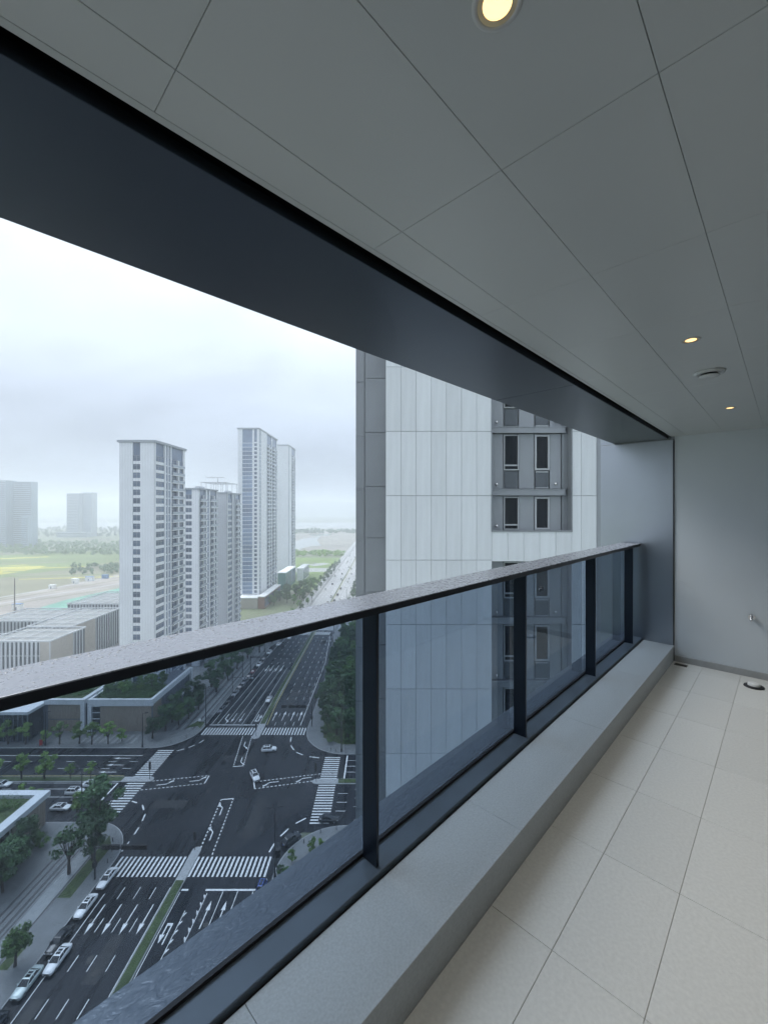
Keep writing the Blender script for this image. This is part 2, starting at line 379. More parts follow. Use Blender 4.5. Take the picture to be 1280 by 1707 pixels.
# dark cladding beam over the opening, side column
beam = B(empty('opening_beam')); tag(beam, 'dark grey metal clad beam above the balcony opening', 'beam')
ZB = .748
bj = [UA, -.45, 2.61, UB-.003]
for i in range(len(bj)-1):
    m = MB(); m.box(bj[i]+.0015, bj[i+1]-.0015, .928, 1.455, ZB, ZB+.03); m.build('soffit_panel', M_beam, beam, bevel=.002)
m = MB(); m.box(UA, UB-.003, .945, 1.44, ZB+.031, ZB+.9); m.build('beam_core', M_black, beam)
m = MB(); m.box(UA, UB-.003, .906, .944, ZB+.06, ZB+.1); m.build('shadow_gap', M_seal, beam)
column = B(empty('side_column')); tag(column, 'dark grey metal clad column closing the end of the opening', 'column')
m = MB(); m.box(UB, UB+.03, .884, 1.605, FL-.3, .742); m.build('cladding_panel', M_colm, column, bevel=.002)
m = MB(); m.box(UB, UB+.03, .884, 1.605, .746, 2.4); m.build('cladding_panel', M_colm, column, bevel=.002)
m = MB(); m.box(UB+.031, UB+.4, .90, 1.60, FL-.3, 2.4); m.build('column_core', M_black, column)
m = MB(); m.box(UB+.001, UB+.008, .873, .883, FL+.001, .74); m.build('joint_seal', M_seal, column)
# the tower this balcony belongs to
own = B(empty('apartment_tower')); tag(own, 'apartment tower that carries the balcony', 'building')
m = MB(); m.box(UA-3, UB+2.2, -12, 1.16, -H, FL-.16); m.box(UA-3, UB+.4, 1.16, 1.30, -H, FL-.31); m.build('lower_storeys', M_tw2, own)
m = MB(); m.box(UA-3, UB+2.2, -12, .90, CE+.11, 24); m.build('upper_storeys', M_tw2, own)

# downlights, ceiling outlet
M_trim = mat('downlight_trim', (.55, .55, .52), .35, metal=.4)
M_refl = mat('downlight_reflector', (.75, .62, .38), .3, metal=.5)
M_led = mat('downlight_diffuser', (1, .93, .75), .5, emit=((1.0, .60, .22), 1.15))
names = ['recessed round downlight in the ceiling behind the viewer', 'large looking recessed downlight glowing warm above the near ceiling joint',
         'recessed warm downlight in the ceiling between the wide joints and the round outlet', 'recessed warm downlight in the ceiling close to the end wall']
for k, (u, v) in enumerate(LIGHTS):
    d = empty('downlight'); B(d); tag(d, names[k], 'downlight', 'ceiling downlights')
    p = BAL = Matrix.Rotation(BAL_ROT, 4, 'Z') @ Vector((u, v, CE)); d.location = (p.x, p.y, H+CE)
    m = MB(); m.lathe([(.042, -.0005), (.044, -.004), (.052, -.0045), (.056, -.0005)], n=40); m.build('trim_ring', M_trim, d, smooth=True)
    m = MB(); m.lathe([(.043, -.003), (.036, -.0018), (.032, -.0014)], n=40); m.build('reflector', M_refl, d, smooth=True)
    m = MB(); m.lathe([(.0325, -.0012), (.0001, -.0012)], n=40); m.build('diffuser', M_led, d)
    ld = bpy.data.lights.new('downlight_lamp', 'SPOT'); ld.energy = 11; ld.spot_size = R(110); ld.spot_blend = .9; ld.color = (1, .94, .85); ld.shadow_soft_size = .04
    lo = bpy.data.objects.new('lamp', ld); COL.objects.link(lo); lo.parent = d; lo.location = (0, 0, -.012)
    d.scale = (.69, .69, .69)
p = Matrix.Rotation(BAL_ROT, 4, 'Z') @ Vector((VENT[0], VENT[1], 0))
d = empty('ceiling_outlet', (p.x, p.y, H+CE), label='round white ceiling outlet with a dark slot between two downlights', cat='outlet'); d.scale = (1.1, 1.1, 1.1)
m = MB(); m.lathe([(.0, -.001), (.042, -.001), (.05, -.012), (.062, -.012), (.068, -.001)], n=36); m.build('base_ring', M_ceil, d, smooth=True)
m = MB(); m.lathe([(.0001, -.026), (.038, -.026), (.044, -.022), (.044, -.019), (.0001, -.019)], n=36); m.build('cover_disc', M_ceil, d, smooth=True)
m = MB(); m.lathe([(.036, -.019), (.036, -.010)], n=24); m.build('slot', M_seal, d)

# tap on the end wall, drain plates on the floor
tp = empty('wall_tap'); B(tp); tag(tp, 'small chrome tap on the grey end wall', 'tap')
p = Matrix.Rotation(BAL_ROT, 4, 'Z') @ Vector((UB+.012, .251, 0)); tp.location = (p.x, p.y, H-1.06)
m = MB(); m.tube((0, 0, 0), (-.006, 0, 0), .030, .027, 20); m.build('escutcheon', M_chrome, tp, smooth=False)
m = MB(); m.tube((-.006, 0, 0), (-.05, 0, 0), .012, .012, 14); m.tube((-.05, 0, 0), (-.062, 0, -.03), .012, .010, 14); m.build('spout', M_chrome, tp, smooth=True)
m = MB(); m.tube((-.045, 0, .008), (-.045, 0, .028), .008, .016, 12); m.build('handle', M_chrome, tp, smooth=True)
fd = empty('floor_drain'); B(fd); tag(fd, 'small dark floor drain grate in the corner beside the ledge', 'drain')
p = Matrix.Rotation(BAL_ROT, 4, 'Z') @ Vector((5.27, .80, 0)); fd.location = (p.x, p.y, H+FL+.0006)
m = MB(); m.box(-.03, .03, -.055, .055, 0, .004); m.build('grate_frame', mat('steel', (.16, .15, .14), .4, metal=.8), fd)
for k in range(3):
    m = MB(); m.box(-.022+.018*k, -.014+.018*k, -.048, .048, .0041, .0062); m.build('grate_bar', MATS['steel'], fd)
cp = empty('pipe_cap'); B(cp); tag(cp, 'white round pipe cap in a black ring on the floor tiles', 'pipe cap')
p = Matrix.Rotation(BAL_ROT, 4, 'Z') @ Vector((5.10, .222, 0)); cp.location = (p.x, p.y, H+FL+.0006)
m = MB(); m.lathe([(.0001, .0), (.075, 0), (.072, .010), (.045, .012), (.0001, .012)], n=32); m.build('ring', M_seal, cp, smooth=True)
m = MB(); m.lathe([(.0455, .0125), (.045, .030), (.038, .034), (.0001, .034)], n=32); m.build('cap', M_white, cp, smooth=True)
# ------------------------------------------------------------------ ground, roads, pavements
m = MB(); m.quad((-9000, -600, -.10), (9000, -600, -.10), (9000, 1560, -.10), (-9000, 1560, -.10))
m.quad((-9000, 2240, -.10), (9000, 2240, -.10), (9000, 7000, -.10), (-9000, 7000, -.10))
ground = struct(m.build('ground', M_soil))
m = MB(); m.quad((-9000, 1540, -.16), (9000, 1540, -.16), (9000, 2260, -.16), (-9000, 2260, -.16))
river = struct(m.build('river', mat('river_water', (.30, .32, .32), .25, var=.1, scale=.01)))
def sheet(name, pts, mt, z, **k):
    m = MB(); m.poly([(p[0], p[1], z) for p in pts]); o = struct(m.build(name, mt)); return o
road = struct(MB().build('road', M_road)); m = MB()
m.quad((-420, 100, 0), (160, 100, 0), (160, 138, 0), (-420, 138, 0))
m.quad((-68, 0, 0), (-20, 0, 0), (-20, 99.99, 0), (-68, 99.99, 0)); m.quad((-68, 138.01, 0), (-22, 138.01, 0), (-22, 265, 0), (-68, 265, 0))
road.data = m.mesh('road', M_road)
m = MB(); m.quad((-68, 265.01, 0), (-22, 265.01, 0), (-22, 1500, 0), (-68, 1500, 0)); struct(m.build('road', mat('sky_paled_concrete_road', (.30, .31, .32), .32, var=.15, scale=.06, stretch=(3, .4, 1))))  # wet concrete, its sky reflection also put into the pale base colour
def arc(cx, cy, r, a0, a1, n=12): return [(cx+r*math.cos(R(a0+(a1-a0)*i/n)), cy+r*math.sin(R(a0+(a1-a0)*i/n))) for i in range(n+1)]
def pave_block(name, pts, mt=None, kerb=.18):
    # pts counter-clockwise; a kerb ring standing 15 cm over the road with the paving inside it
    m = MB(); m.prism(pts, -.05, .15); o = struct(m.build(name, M_kerb))
    c = []
    n = len(pts)
    for i in range(n):
        p0, p1, p2 = Vector(pts[i-1]), Vector(pts[i]), Vector(pts[(i+1) % n])
        d1 = (p1-p0).normalized(); d2 = (p2-p1).normalized(); t = (d1+d2)
        t = t.normalized() if t.length > 1e-4 else d1
        nn = Vector((-t.y, t.x)); q = p1 + nn*kerb/max(.4, nn.dot(Vector((-d1.y, d1.x)))); c.append((q.x, q.y))
    m = MB(); m.poly([(p[0], p[1], .158) for p in c]); m.build('paving', mt or M_pave, o)
    return o
nw = pave_block('pavement', [(-420, 135)] + arc(-76, 147, 12, -90, 0) + [(-64, 232), (-58, 262), (-58, 900), (-60.5, 900), (-60.5, 262), (-72, 252), (-170, 252), (-176, 180), (-420, 180)])
ne = pave_block('pavement', arc(-12, 146.5, 15, 180, 270) + [(120, 131.5), (120, 262), (-29.5, 264), (-29.5, 900), (-32, 900), (-32, 262), (-27, 215)])
sw = pave_block('pavement', [(-420, 103)] + [(-420, 0), (-59.4, 0)] + arc(-71, 91.5, 11.6, 0, 90))
se = pave_block('pavement', [(-23.5, 0), (120, 0), (120, 102)] + arc(-9.5, 88, 14, 90, 180))
# medians
def median(name, pts, grass):
    m = MB(); m.prism(pts, 0.001, .16); o = struct(m.build(name, M_kerb))
    if grass:
        m = MB(); m.prism(grass, .161, .30); m.build('grass_strip', M_grass, o)
    return o
median('median', [(-43.6, 0), (-41.6, 0), (-41.6, 87.5)] + [(-41.6, 93.0)] + arc(-42.6, 94.6, 1.0, 0, 180, 8) + [(-43.6, 87.5)], [(-43.4, 1), (-41.8, 1), (-41.8, 86.8), (-43.4, 86.8)])
median('median', arc(-43.6, 141.6, 1.3, 180, 360, 8) + [(-42.3, 146), (-43.2, 158), (-43.6, 262), (-45.0, 262), (-45.2, 158), (-44.9, 146)], [(-44.6, 150), (-42.9, 150), (-43.7, 175), (-43.75, 261), (-44.85, 261), (-45.0, 175)])
median('median', [(-44.8, 275), (-43.4, 275), (-43.4, 900), (-44.8, 900)], [(-44.6, 276), (-43.6, 276), (-43.6, 899), (-44.6, 899)])
median('median', [(-200, 118.3), (-74.5, 118.3), (-68, 118.3)] + arc(-67.2, 119.4, 1.1, -90, 90, 8) + [(-200, 120.5)], [(-199, 118.6), (-75, 118.6), (-75, 120.2), (-199, 120.2)])
median('median', [(60, 119.6), (-19, 119.6)] + arc(-19.3, 118.5, 1.1, 90, 270, 8) + [(60, 117.4)], [(59, 119.3), (-13, 119.3), (-13, 117.7), (59, 117.7)])
# granite bands and planting strips along the pavements
def band(x0, x1, y0, y1, mt, z, name='paving_band'):
    m = MB(); m.box(x0, x1, y0, y1, z-.02, z); return struct(m.build(name, mt))
for k, (a, b, mt) in enumerate([(-68.6, -65.8, M_pave2), (-65.8, -65.4, M_band), (-69.5, -69.1, M_band), (-70.6, -70.0, M_band), (-72, -71.5, M_band), (-73.4, -72.9, M_band)]):
    band(a, b, 40, 96.5, mt, .166 + .004*(k % 2))
for k in range(6):
    band(-74.4+1.35*k, -73.7+1.35*k, 146, 210, M_band if k % 2 else M_pave2, .170)
band(-68.6, -65.9, 152, 232, M_pave2, .168); band(-65.8, -65.5, 150, 232, M_band, .172)
m = MB()
for i in range(9): m.box(-101+2.1*i, -100+2.1*i, 137.5, 143, .15, .168)
struct(m.build('paving_band', M_pave2))
sheet('lawn', [(-20.5, 141), (-14, 137), (60, 137), (60, 300), (-27+6, 300), (-22.5, 160)], M_grass, .172)
sheet('lawn', [(-63.6, 48), (-61.2, 48), (-61.2, 55), (-63.6, 55)], M_grass, .18)
sheet('lawn', [(-65.2, 83), (-62.6, 83), (-62.6, 95.5), (-65.2, 99)], M_grass, .18)
sheet('lawn', [(-65.2, 70), (-63.4, 70), (-63.4, 74), (-65.2, 74)], M_grass, .18)
sheet('lawn', [(-66.5, 148.5), (-65.0, 147), (-65.0, 151), (-68, 152), (-70, 147)], M_grass, .18)
sheet('lawn', [(-15, 80), (-6, 84), (-6, 95), (-14, 93), (-18, 88)], M_grass, .172)

# ------------------------------------------------------------------ road markings
ZP = .012
def crosswalk(x0, x1, y0, y1, along, pitch=1.0, w=.45, skip=None):
    root = struct(MB().build('crosswalk', M_paint, road)); del root['kind']
    if along == 'x':
        me = MB(); me.quad((-w/2, y0, 0), (w/2, y0, 0), (w/2, y1, 0), (-w/2, y1, 0)); me = me.mesh('stripe', M_paint); n = int((x1-x0)/pitch)
        ps = [x0+pitch*(i+.5) for i in range(n)]
    else:
        me = MB(); me.quad((x0, -w/2, 0), (x1, -w/2, 0), (x1, w/2, 0), (x0, w/2, 0)); me = me.mesh('stripe', M_paint); n = int((y1-y0)/pitch)
        ps = [y0+pitch*(i+.5) for i in range(n)]
    first = True
    for p in ps:
        if skip and skip[0] < p < skip[1]: continue
        loc = (p, 0, ZP) if along == 'x' else (0, p, ZP)
        if first: root.data = me; root.location = loc; first = False; base = Vector(loc); continue
        link_mesh('stripe', me, root, tuple(Vector(loc)-base))
    return root
crosswalk(-58.8, -24.2, 87.9, 93.0, 'x', skip=(-43.9, -41.3))
crosswalk(-63.2, -27.0, 142.9, 147.6, 'x', skip=(-45.1, -42.1))
crosswalk(-72.7, -67.6, 104.2, 134.6, 'y', skip=(118.0, 120.7))
crosswalk(-18.4, -13.6, 102.4, 131.3, 'y', skip=(117.2, 119.8))
crosswalk(-43.0, -33, 256, 262, 'x', pitch=1.2, w=.6); crosswalk(-57.5, -45.2, 256, 262, 'x', pitch=1.2, w=.6)
def line(pts, w, name='lane_line', mt=None, closed=False):
    m = MB(); P = [Vector(p) for p in pts]
    for a, b in zip(P, P[1:]):
        d = (b-a).normalized(); n = Vector((-d.y, d.x))*w/2
        m.quad((a.x-n.x, a.y-n.y, ZP), (b.x-n.x, b.y-n.y, ZP), (b.x+n.x, b.y+n.y, ZP), (a.x+n.x, a.y+n.y, ZP))
    return m.build(name, mt or M_paint, road)
def dashes(a, b, on, off, w, name='dashed_line', start=0.0):
    m = MB(); a = Vector(a); b = Vector(b); d = (b-a); ln = d.length; d.normalize(); n = Vector((-d.y, d.x))*w/2; s = start
    while s < ln-.3:
        p = a+d*s; q = a+d*min(ln, s+on)
        m.quad((p.x-n.x, p.y-n.y, ZP), (q.x-n.x, q.y-n.y, ZP), (q.x+n.x, q.y+n.y, ZP), (p.x+n.x, p.y+n.y, ZP)); s += on+off
    return m.build(name, M_paint, road)
def arcdash(pts, on=.55):
    for a, b in zip(pts[::2], pts[1::2]): line([a, b], .36, 'guide_dash')
# near road, southbound
line([(-56.4, 0), (-56.4, 84)], .16)
for x in (-53.2, -50.0, -46.8): dashes((x, 85.5), (x, 10), 2.6, 3.9, .16)
line([(-43.85, 10), (-43.85, 85.5)], .15, 'edge_line'); line([(-41.35, 10), (-41.35, 84.4)], .15, 'edge_line')
# near road, northbound
line([(-36.4, 84.9), (-26.2, 84.9)], .42, 'stop_line'); line([(-41.3, 84.9), (-39.9, 84.9)], .42, 'stop_line')
for x in (-32.7, -29.7, -26.6): line([(x, 84.6), (x, 40)], .15)
for x, sgn, y1 in ((-38.5, 1, 80.5), (-35.75, -1, 84.2)):
    line([(x, y1), (x, 40)], .14)
    m = MB(); y = y1-.6
    while y > 45:
        m.poly([(x, y, ZP), (x, y-.9, ZP), (x+sgn*.55, y+.15, ZP), (x+sgn*.5, y+.3, ZP)] if sgn > 0 else [(x, y-.9, ZP), (x, y, ZP), (x-.5, y+.3, ZP), (x-.55, y+.15, ZP)]); y -= 1.65
    m.build('zigzag_line', M_paint, road)
# arrows: shape drawn pointing to +Y, length 5 m
def arrow_straight(): 
    m = MB(); m.quad((-.11, 0, 0), (.11, 0, 0), (.11, 3.6, 0), (-.11, 3.6, 0)); m.poly([(-.42, 3.6, 0), (.42, 3.6, 0), (0, 5.6, 0)]); return m
def arrow_left(sg=-1):
    m = MB(); m.quad((-.14, 0, 0), (.14, 0, 0), (.14, 2.6, 0), (-.14, 2.6, 0)); m.quad((-.14, 2.6, 0), (.14, 2.6, 0), (sg*.85, 3.9, 0), (sg*.85, 3.4, 0)) if sg < 0 else m.quad((-.14, 2.6, 0), (.14, 2.6, 0), (.85, 3.4, 0), (.85, 3.9, 0))
    m.poly([(sg*.8, 2.9, 0), (sg*.8, 4.4, 0), (sg*1.45, 4.2, 0)][::1 if sg > 0 else -1]); return m
def arrow_u():
    m = MB(); m.quad((.25, 0, 0), (.5, 0, 0), (.5, 3.4, 0), (.25, 3.4, 0)); m.quad((-.6, 3.4, 0), (.5, 3.4, 0), (.5, 3.9, 0), (-.6, 3.9, 0))
    m.quad((-.6, 1.8, 0), (-.35, 1.8, 0), (-.35, 3.4, 0), (-.6, 3.4, 0)); m.poly([(-.95, 1.8, 0), (-.475, .2, 0), (0, 1.8, 0)]); return m
AS, AL, AR, AU = (f.mesh('arrow', M_paint) for f in (arrow_straight(), arrow_left(-1), arrow_left(1), arrow_u()))
def put_arrow(me, x, y, rz=0, sc=1): o = link_mesh('arrow', me, road, (x, y, ZP), rz, sc); return o
PI = math.pi
for x in (-54.8, -51.6, -48.4, -45.3): put_arrow(AS, x, 81.8, PI, 1.05)
for x in (-34.2, -31.2): put_arrow(AS, x, 77.0)
put_arrow(AR, -28.1, 77.8); put_arrow(AU, -40.0, 74.2)
# far road
line([(-62.6, 149.5), (-45.2, 149.5)], .45, 'stop_line')
for x0, x1 in ((-60.0, -58.2), (-57.2, -55.6), (-54.2, -52.8), (-51.2, -50.0), (-48.0, -47.2)): line([(x0, 150), (x1, 203)], .17)
line([(-62.1, 150), (-60.6, 232), (-57.4, 262), (-57.4, 700)], .18, 'edge_line')
for k, x in enumerate((-57.6, -54.6, -51.6, -48.4)): dashes((x+1.2, 208), (x+2.2, 256), 2.5, 4, .17)
for x in (-54.2, -51.0, -47.8): dashes((x, 275), (x, 800), 4, 6, .22)
for x in (-39.2, -35.8, -32.6, -30.0): dashes((x, 149), (x-.9 if x < -31 else x-1.6, 256), 2.5, 4.2, .17)
line([(-29.9, 149.5), (-29.6, 210), (-33.0, 256)], .2, 'edge_line')
for x in (-40.0, -36.6): dashes((x, 275), (x, 800), 4, 6, .22)
line([(-42.0, 149.5), (-42.8, 165), (-43.2, 262), (-43.2, 700)], .22, 'edge_line', M_ypaint)
for x in (-40.9, -37.5, -34.2, -31.3): put_arrow(AS, x, 152.5, 0, 1.25)
put_arrow(AL, -58.6, 157.5, PI, 1.4); put_arrow(AS, -55.7, 158, PI, 1.2); put_arrow(AS, -52.8, 158, PI, 1.2); put_arrow(AU, -46.6, 157, PI, 1.3)
for x in (-56.8, -54.6, -52.0, -49.6): put_arrow(AS, x, 206, PI, 1.4)
# cross street
line([(-75.4, 104.8), (-75.4, 117.9)], .42, 'stop_line'); line([(-400, 117.9), (-75.6, 117.9)], .16, 'edge_line'); line([(-400, 121.1), (-75.6, 121.1)], .16, 'edge_line', M_ypaint)
for y in (115.4, 112.2): line([(-75.6, y), (-96, y)], .15); dashes((-97, y), (-300, y), 2.6, 3.9, .16)
for y in (127.9, 124.5): dashes((-75.6, y), (-300, y), 2.6, 3.9, .16)
for y in (129.6, 126.2, 122.8): put_arrow(AS, -79, y, PI/2, .95)
line([(-400, 131.0), (-76, 131.0)], .2, 'edge_line')
line([(-11.5, 119.9), (-11.5, 131)], .42, 'stop_line')
for y in (122.8, 125.6, 128.4): line([(-11.3, y), (20, y)], .15)
for y in (113.6, 110.2, 107): dashes((-12.5, y), (60, y), 2.6, 3.0, .16)
for y in (115.2, 111.8, 108.6): put_arrow(AS, -8, y, -PI/2, .8)
mh = MB(); mh.lathe([(.0001, .006), (.36, .006), (.40, .003)], n=18); mh = mh.mesh('manhole_cover', mat('cast_iron', (.05, .048, .045), .6, var=.3, scale=9))
mr_ = random.Random(12)
for (x0, x1, y0, y1, n) in ((-56, -45, 45, 86, 7), (-40, -27, 50, 84, 4), (-62, -28, 96, 140, 10), (-58, -46, 150, 200, 5), (-41, -30, 150, 220, 6), (-110, -76, 108, 130, 5)):
    for q in range(n): link_mesh('manhole_cover', mh, road, (mr_.uniform(x0, x1), mr_.uniform(y0, y1), .004), 0, mr_.choice((.9, 1.0, 1.3)))
# darker resurfaced patches in the asphalt
M_patch = mat('asphalt_patch', (.013, .014, .016), .45, var=.25, scale=.8)
for (x0, x1, y0, y1) in ((-55.6, -53.8, 52, 66), (-49.6, -47.2, 68, 76), (-61, -52, 108, 111), (-34, -31, 98, 112), (-50, -40, 128, 131), (-39.4, -36, 160, 190), (-57, -54.5, 160, 178), (-90, -80, 122, 124)):
    m = MB(); m.quad((x0, y0, .005), (x1, y0, .005), (x1, y1, .005), (x0, y1, .005)); m.build('asphalt_patch', M_patch, road)
# dashed turning bays with their closing bars and small arrows
def bay(p0, p1, q0, q1, arrows):
    dashes(p0, p1, .6, .5, .3, 'bay_dashes'); dashes(q0, q1, .6, .5, .3, 'bay_dashes'); line([p1, q1], .34, 'bay_bar')
    for x, y, rz in arrows: put_arrow(AL, x, y, rz, 1.0)
bay((-67.2, 118.6), (-50.9, 121.2), (-67.2, 115.0), (-50.8, 117.7), [(-64, 117, -PI/2+.17), (-55.5, 118.6, -PI/2+.17)])
bay((-18.6, 122), (-37, 118.4), (-19.3, 119.0), (-35.9, 115.5), [(-21, 120.4, PI/2+.2), (-30, 118.6, PI/2+.2)])
bay((-42.0, 95.4), (-43.5, 111.2), (-38.6, 93.5), (-40.4, 111.6), [(-40.9, 97.5, .1), (-41.7, 105.5, .1)])
bay((-48.2, 142), (-45.4, 125.4), (-45.1, 142), (-42.5, 125.8), [(-46.2, 138.8, PI+.15), (-44.3, 130.2, PI+.15)])
arcdash([(-67.0, 110.6), (-65.3, 110.0), (-63.4, 109.2), (-62.0, 107.4), (-60.8, 106), (-60.2, 103.6), (-59.8, 101.5), (-59.6, 99.3), (-59.5, 97.2), (-59.5, 94.4)])
arcdash([(-66.5, 133.5), (-64.6, 134.6), (-63.6, 135.4), (-62.2, 136.8), (-61.3, 138), (-60.5, 139.8)])
arcdash([(-31.6, 141.6), (-31.2, 138.8), (-30.6, 136.6), (-29, 134), (-28, 132.8), (-25.6, 131.3), (-23.4, 130.4), (-20.2, 129.8)])
arcdash([(-26.0, 94.2), (-25.4, 96.8), (-24.6, 98.8), (-23.2, 101.1), (-21.8, 102.8), (-19.6, 104.6)])
# ------------------------------------------------------------------ trees
def leaf_cloud(mb, clumps, n, size, rnd, flat=.0):
    for k in range(n):
        c, r = rnd.choice(clumps)
        d = Vector((rnd.gauss(0, 1), rnd.gauss(0, 1), rnd.gauss(0, 1))).normalized()
        rr = r * (rnd.random() ** .45); p = Vector(c) + Vector((d.x*rr, d.y*rr, d.z*rr*.8))
        nrm = (d + Vector((rnd.gauss(0, .5), rnd.gauss(0, .5), rnd.gauss(.35, .5)))).normalized()
        a = nrm.orthogonal().normalized(); b = nrm.cross(a); t = rnd.uniform(0, 6.28)
        a, b = a*math.cos(t)+b*math.sin(t), b*math.cos(t)-a*math.sin(t)
        s = size * rnd.uniform(.6, 1.35); w = s * rnd.uniform(.4, .7); bend = nrm * s * .18
        p0 = p - a*s; p1 = p + b*w + bend; p2 = p + a*s; p3 = p - b*w + bend
        mb.quad(tuple(p0), tuple(p3), tuple(p2), tuple(p1))
def broad_tree(seed, h, rx, trunk_h, nclump, nleaf, size):
    rnd = random.Random(seed); t = MB()
    x, y = rnd.uniform(-.15, .15), rnd.uniform(-.15, .15); r = .035*h
    t.tube((0, 0, -.1), (x, y, trunk_h), r, r*.7, 8)
    clumps = []
    for k in range(nclump):
        a = rnd.uniform(0, 6.28); q = math.sqrt(rnd.random())
        zz = trunk_h*.9 + (h-trunk_h*.9) * rnd.uniform(.12, .86); f = 1-abs((zz-trunk_h)/(h-trunk_h)-.42)*1.15
        c = (q*rx*.92*f*math.cos(a), q*rx*.92*f*math.sin(a), zz); clumps.append((c, rx*rnd.uniform(.2, .4)))
        if k < 9: t.tube((x, y, trunk_h*rnd.uniform(.75, 1)), (c[0]*.85, c[1]*.85, c[2]), r*.35, r*.1, 5)
    clumps.append(((0, 0, h-rx*.35), rx*.36))
    l = MB(); leaf_cloud(l, clumps, nleaf, size, rnd); return t, l
def conifer(seed, h, rx, nleaf, size):
    rnd = random.Random(seed); t = MB(); t.tube((0, 0, -.1), (0, 0, h*.92), .028*h, .006*h, 7); clumps = []
    for k in range(26):
        zz = h*(.12 + .86*k/26); f = (1-(zz/h))**.8*1.02+.06
        for q in range(3):
            a = rnd.uniform(0, 6.28); clumps.append(((f*rx*.6*math.cos(a), f*rx*.6*math.sin(a), zz), max(.3, f*rx*rnd.uniform(.35, .6))))
    l = MB(); leaf_cloud(l, clumps, nleaf, size, rnd); return t, l
PROTO = {}
def reg(key, tl, leafm):
    PROTO[key] = (tl[0].mesh('trunk', M_trunk), tl[1].mesh('crown', leafm))
reg('a1', broad_tree(1, 7.5, 2.9, 2.2, 17, 1900, .26), M_leafA); reg('a2', broad_tree(2, 8.5, 3.2, 2.4, 19, 2100, .27), M_leafA)
reg('b1', broad_tree(3, 9.0, 3.4, 2.2, 20, 2600, .28), M_leafB); reg('b2', broad_tree(4, 10.5, 3.6, 2.6, 22, 2800, .30), M_leafB)
reg('c1', broad_tree(5, 6.0, 2.0, 1.9, 11, 800, .22), M_leafC); reg('c2', broad_tree(6, 6.6, 2.3, 2.0, 12, 950, .23), M_leafC)
reg('p1', conifer(7, 12, 2.6, 2600, .24), M_leafD); reg('p2', conifer(8, 14, 3.0, 2900, .26), M_leafD)
reg('s1', broad_tree(9, 2.6, 1.5, .5, 10, 700, .17), M_leafA); reg('s2', broad_tree(10, 3.4, 1.5, .7, 10, 650, .18), M_leafC)
reg('sp', broad_tree(11, 9.0, 3.0, 2.6, 11, 620, .34), M_leafB)
tr = random.Random(21)
def tree(key, x, y, z=.16, s=1.0, label=None, group=None, cat='tree', name='street_tree'):
    e = empty(name, (x, y, z), tr.uniform(0, 6.28), label, cat, group); sc = s*tr.uniform(.9, 1.12); e.scale = (sc*tr.uniform(.92, 1.08), sc*tr.uniform(.92, 1.08), sc)
    t, c = PROTO[key]; link_mesh('trunk', t, e); link_mesh('crown', c, e); return e
# south-west corner
tree('b2', -66.6, 96.8, s=1.42, label='tall dense dark green tree at the kerb corner beside the zebra crossing')
tree('b1', -64.4, 92.0, s=.95, label='dark green shrubby tree beside the traffic signal pole on the corner pavement')
tree('sp', -67.0, 88.5, s=1.25, label='sparse small leaved tree on the pale paving beside the corner lawn')
tree('a1', -62.6, 70.6, s=1.0, label='loose young tree on the pavement beside the parked pale silver car')
tree('a1', -64.8, 63.5, s=.55, label='small loose tree beside the dark paving line of the near pavement')
for (x, y, k, s) in ((-79.8, 92.5, 'b1', .95), (-78.6, 88.5, 'b1', .95), (-77.2, 84.2, 'b1', .9), (-80.6, 85.5, 'b1', .95), (-81, 89.5, 'a2', .8), (-81, 97, 's1', 1.3), (-79, 95.5, 's1', 1.3)):
    tree(k, x, y, s=s, label='leafy tree in the planting beside the low green roofed building', group='trees beside the near low building')
for (x, y, k, s) in ((-94, 108.0, 'c2', 1.0), (-88.5, 106.5, 'c1', .9), (-77.8, 105.6, 'c2', .95)):
    tree(k, x, y, s=s, label='light green young tree on the south kerb of the side street', group='south kerb trees of the side street')
for (x, y, k, s) in ((-112, 119.4, 'c2', 1.35), (-104, 119.4, 'c1', 1.2), (-97.5, 119.4, 'c2', 1.2), (-90, 119.4, 'c1', .8), (-84.2, 119.4, 'c1', .8), (-118, 119.4, 'c2', 1.2), (-109, 105.5, 'c2', 1.25), (-104.5, 107, 'a1', .9)):
    tree(k, x, y, s=s, label='light green tree in or beside the side street median', group='median trees of the side street')
for (x, y, k) in ((-107, 137.2, 'c1'), (-100.6, 137.4, 'c2'), (-96.2, 137.0, 'c1'), (-91.0, 137.3, 'c1'), (-118, 137, 'c1'), (-124, 137.2, 'c2'), (-131, 137, 'c1'), (-112.5, 137.4, 's2'), (-87.5, 139, 's2')):
    tree(k, x, y, s=1.25, label='slim light green tree on the pavement before the wood clad podium', group='trees before the wood clad podium')
for (x, y, k, s) in ((-78.2, 140.5, 'b1', .85), (-76.2, 145.2, 'b1', .95), (-76.8, 151.0, 'b2', .9), (-73.5, 149.0, 'a2', .8), (-77.5, 157.0, 'b2', .95), (-72.0, 153.5, 'b1', .8), (-76.5, 163, 'b2', 1.0), (-71.5, 160.5, 'b1', .85),
                     (-76, 170, 'b2', 1), (-71, 176, 'b1', 1), (-75, 181, 'b2', 1.1), (-70.5, 188, 'b1', 1.0), (-75, 194, 'b2', 1.1), (-71, 201, 'b2', 1), (-76, 208, 'b2', 1.1), (-70.5, 215, 'b1', 1), (-67, 224, 'b2', 1), (-72, 230, 'b2', 1.1), (-64.5, 240, 'b1', 1), (-62, 250, 'b2', 1)):
    tree(k, x, y, s=s, label='dark dense tree in the row along the far road beside the podium', group='dark trees left of the far road')
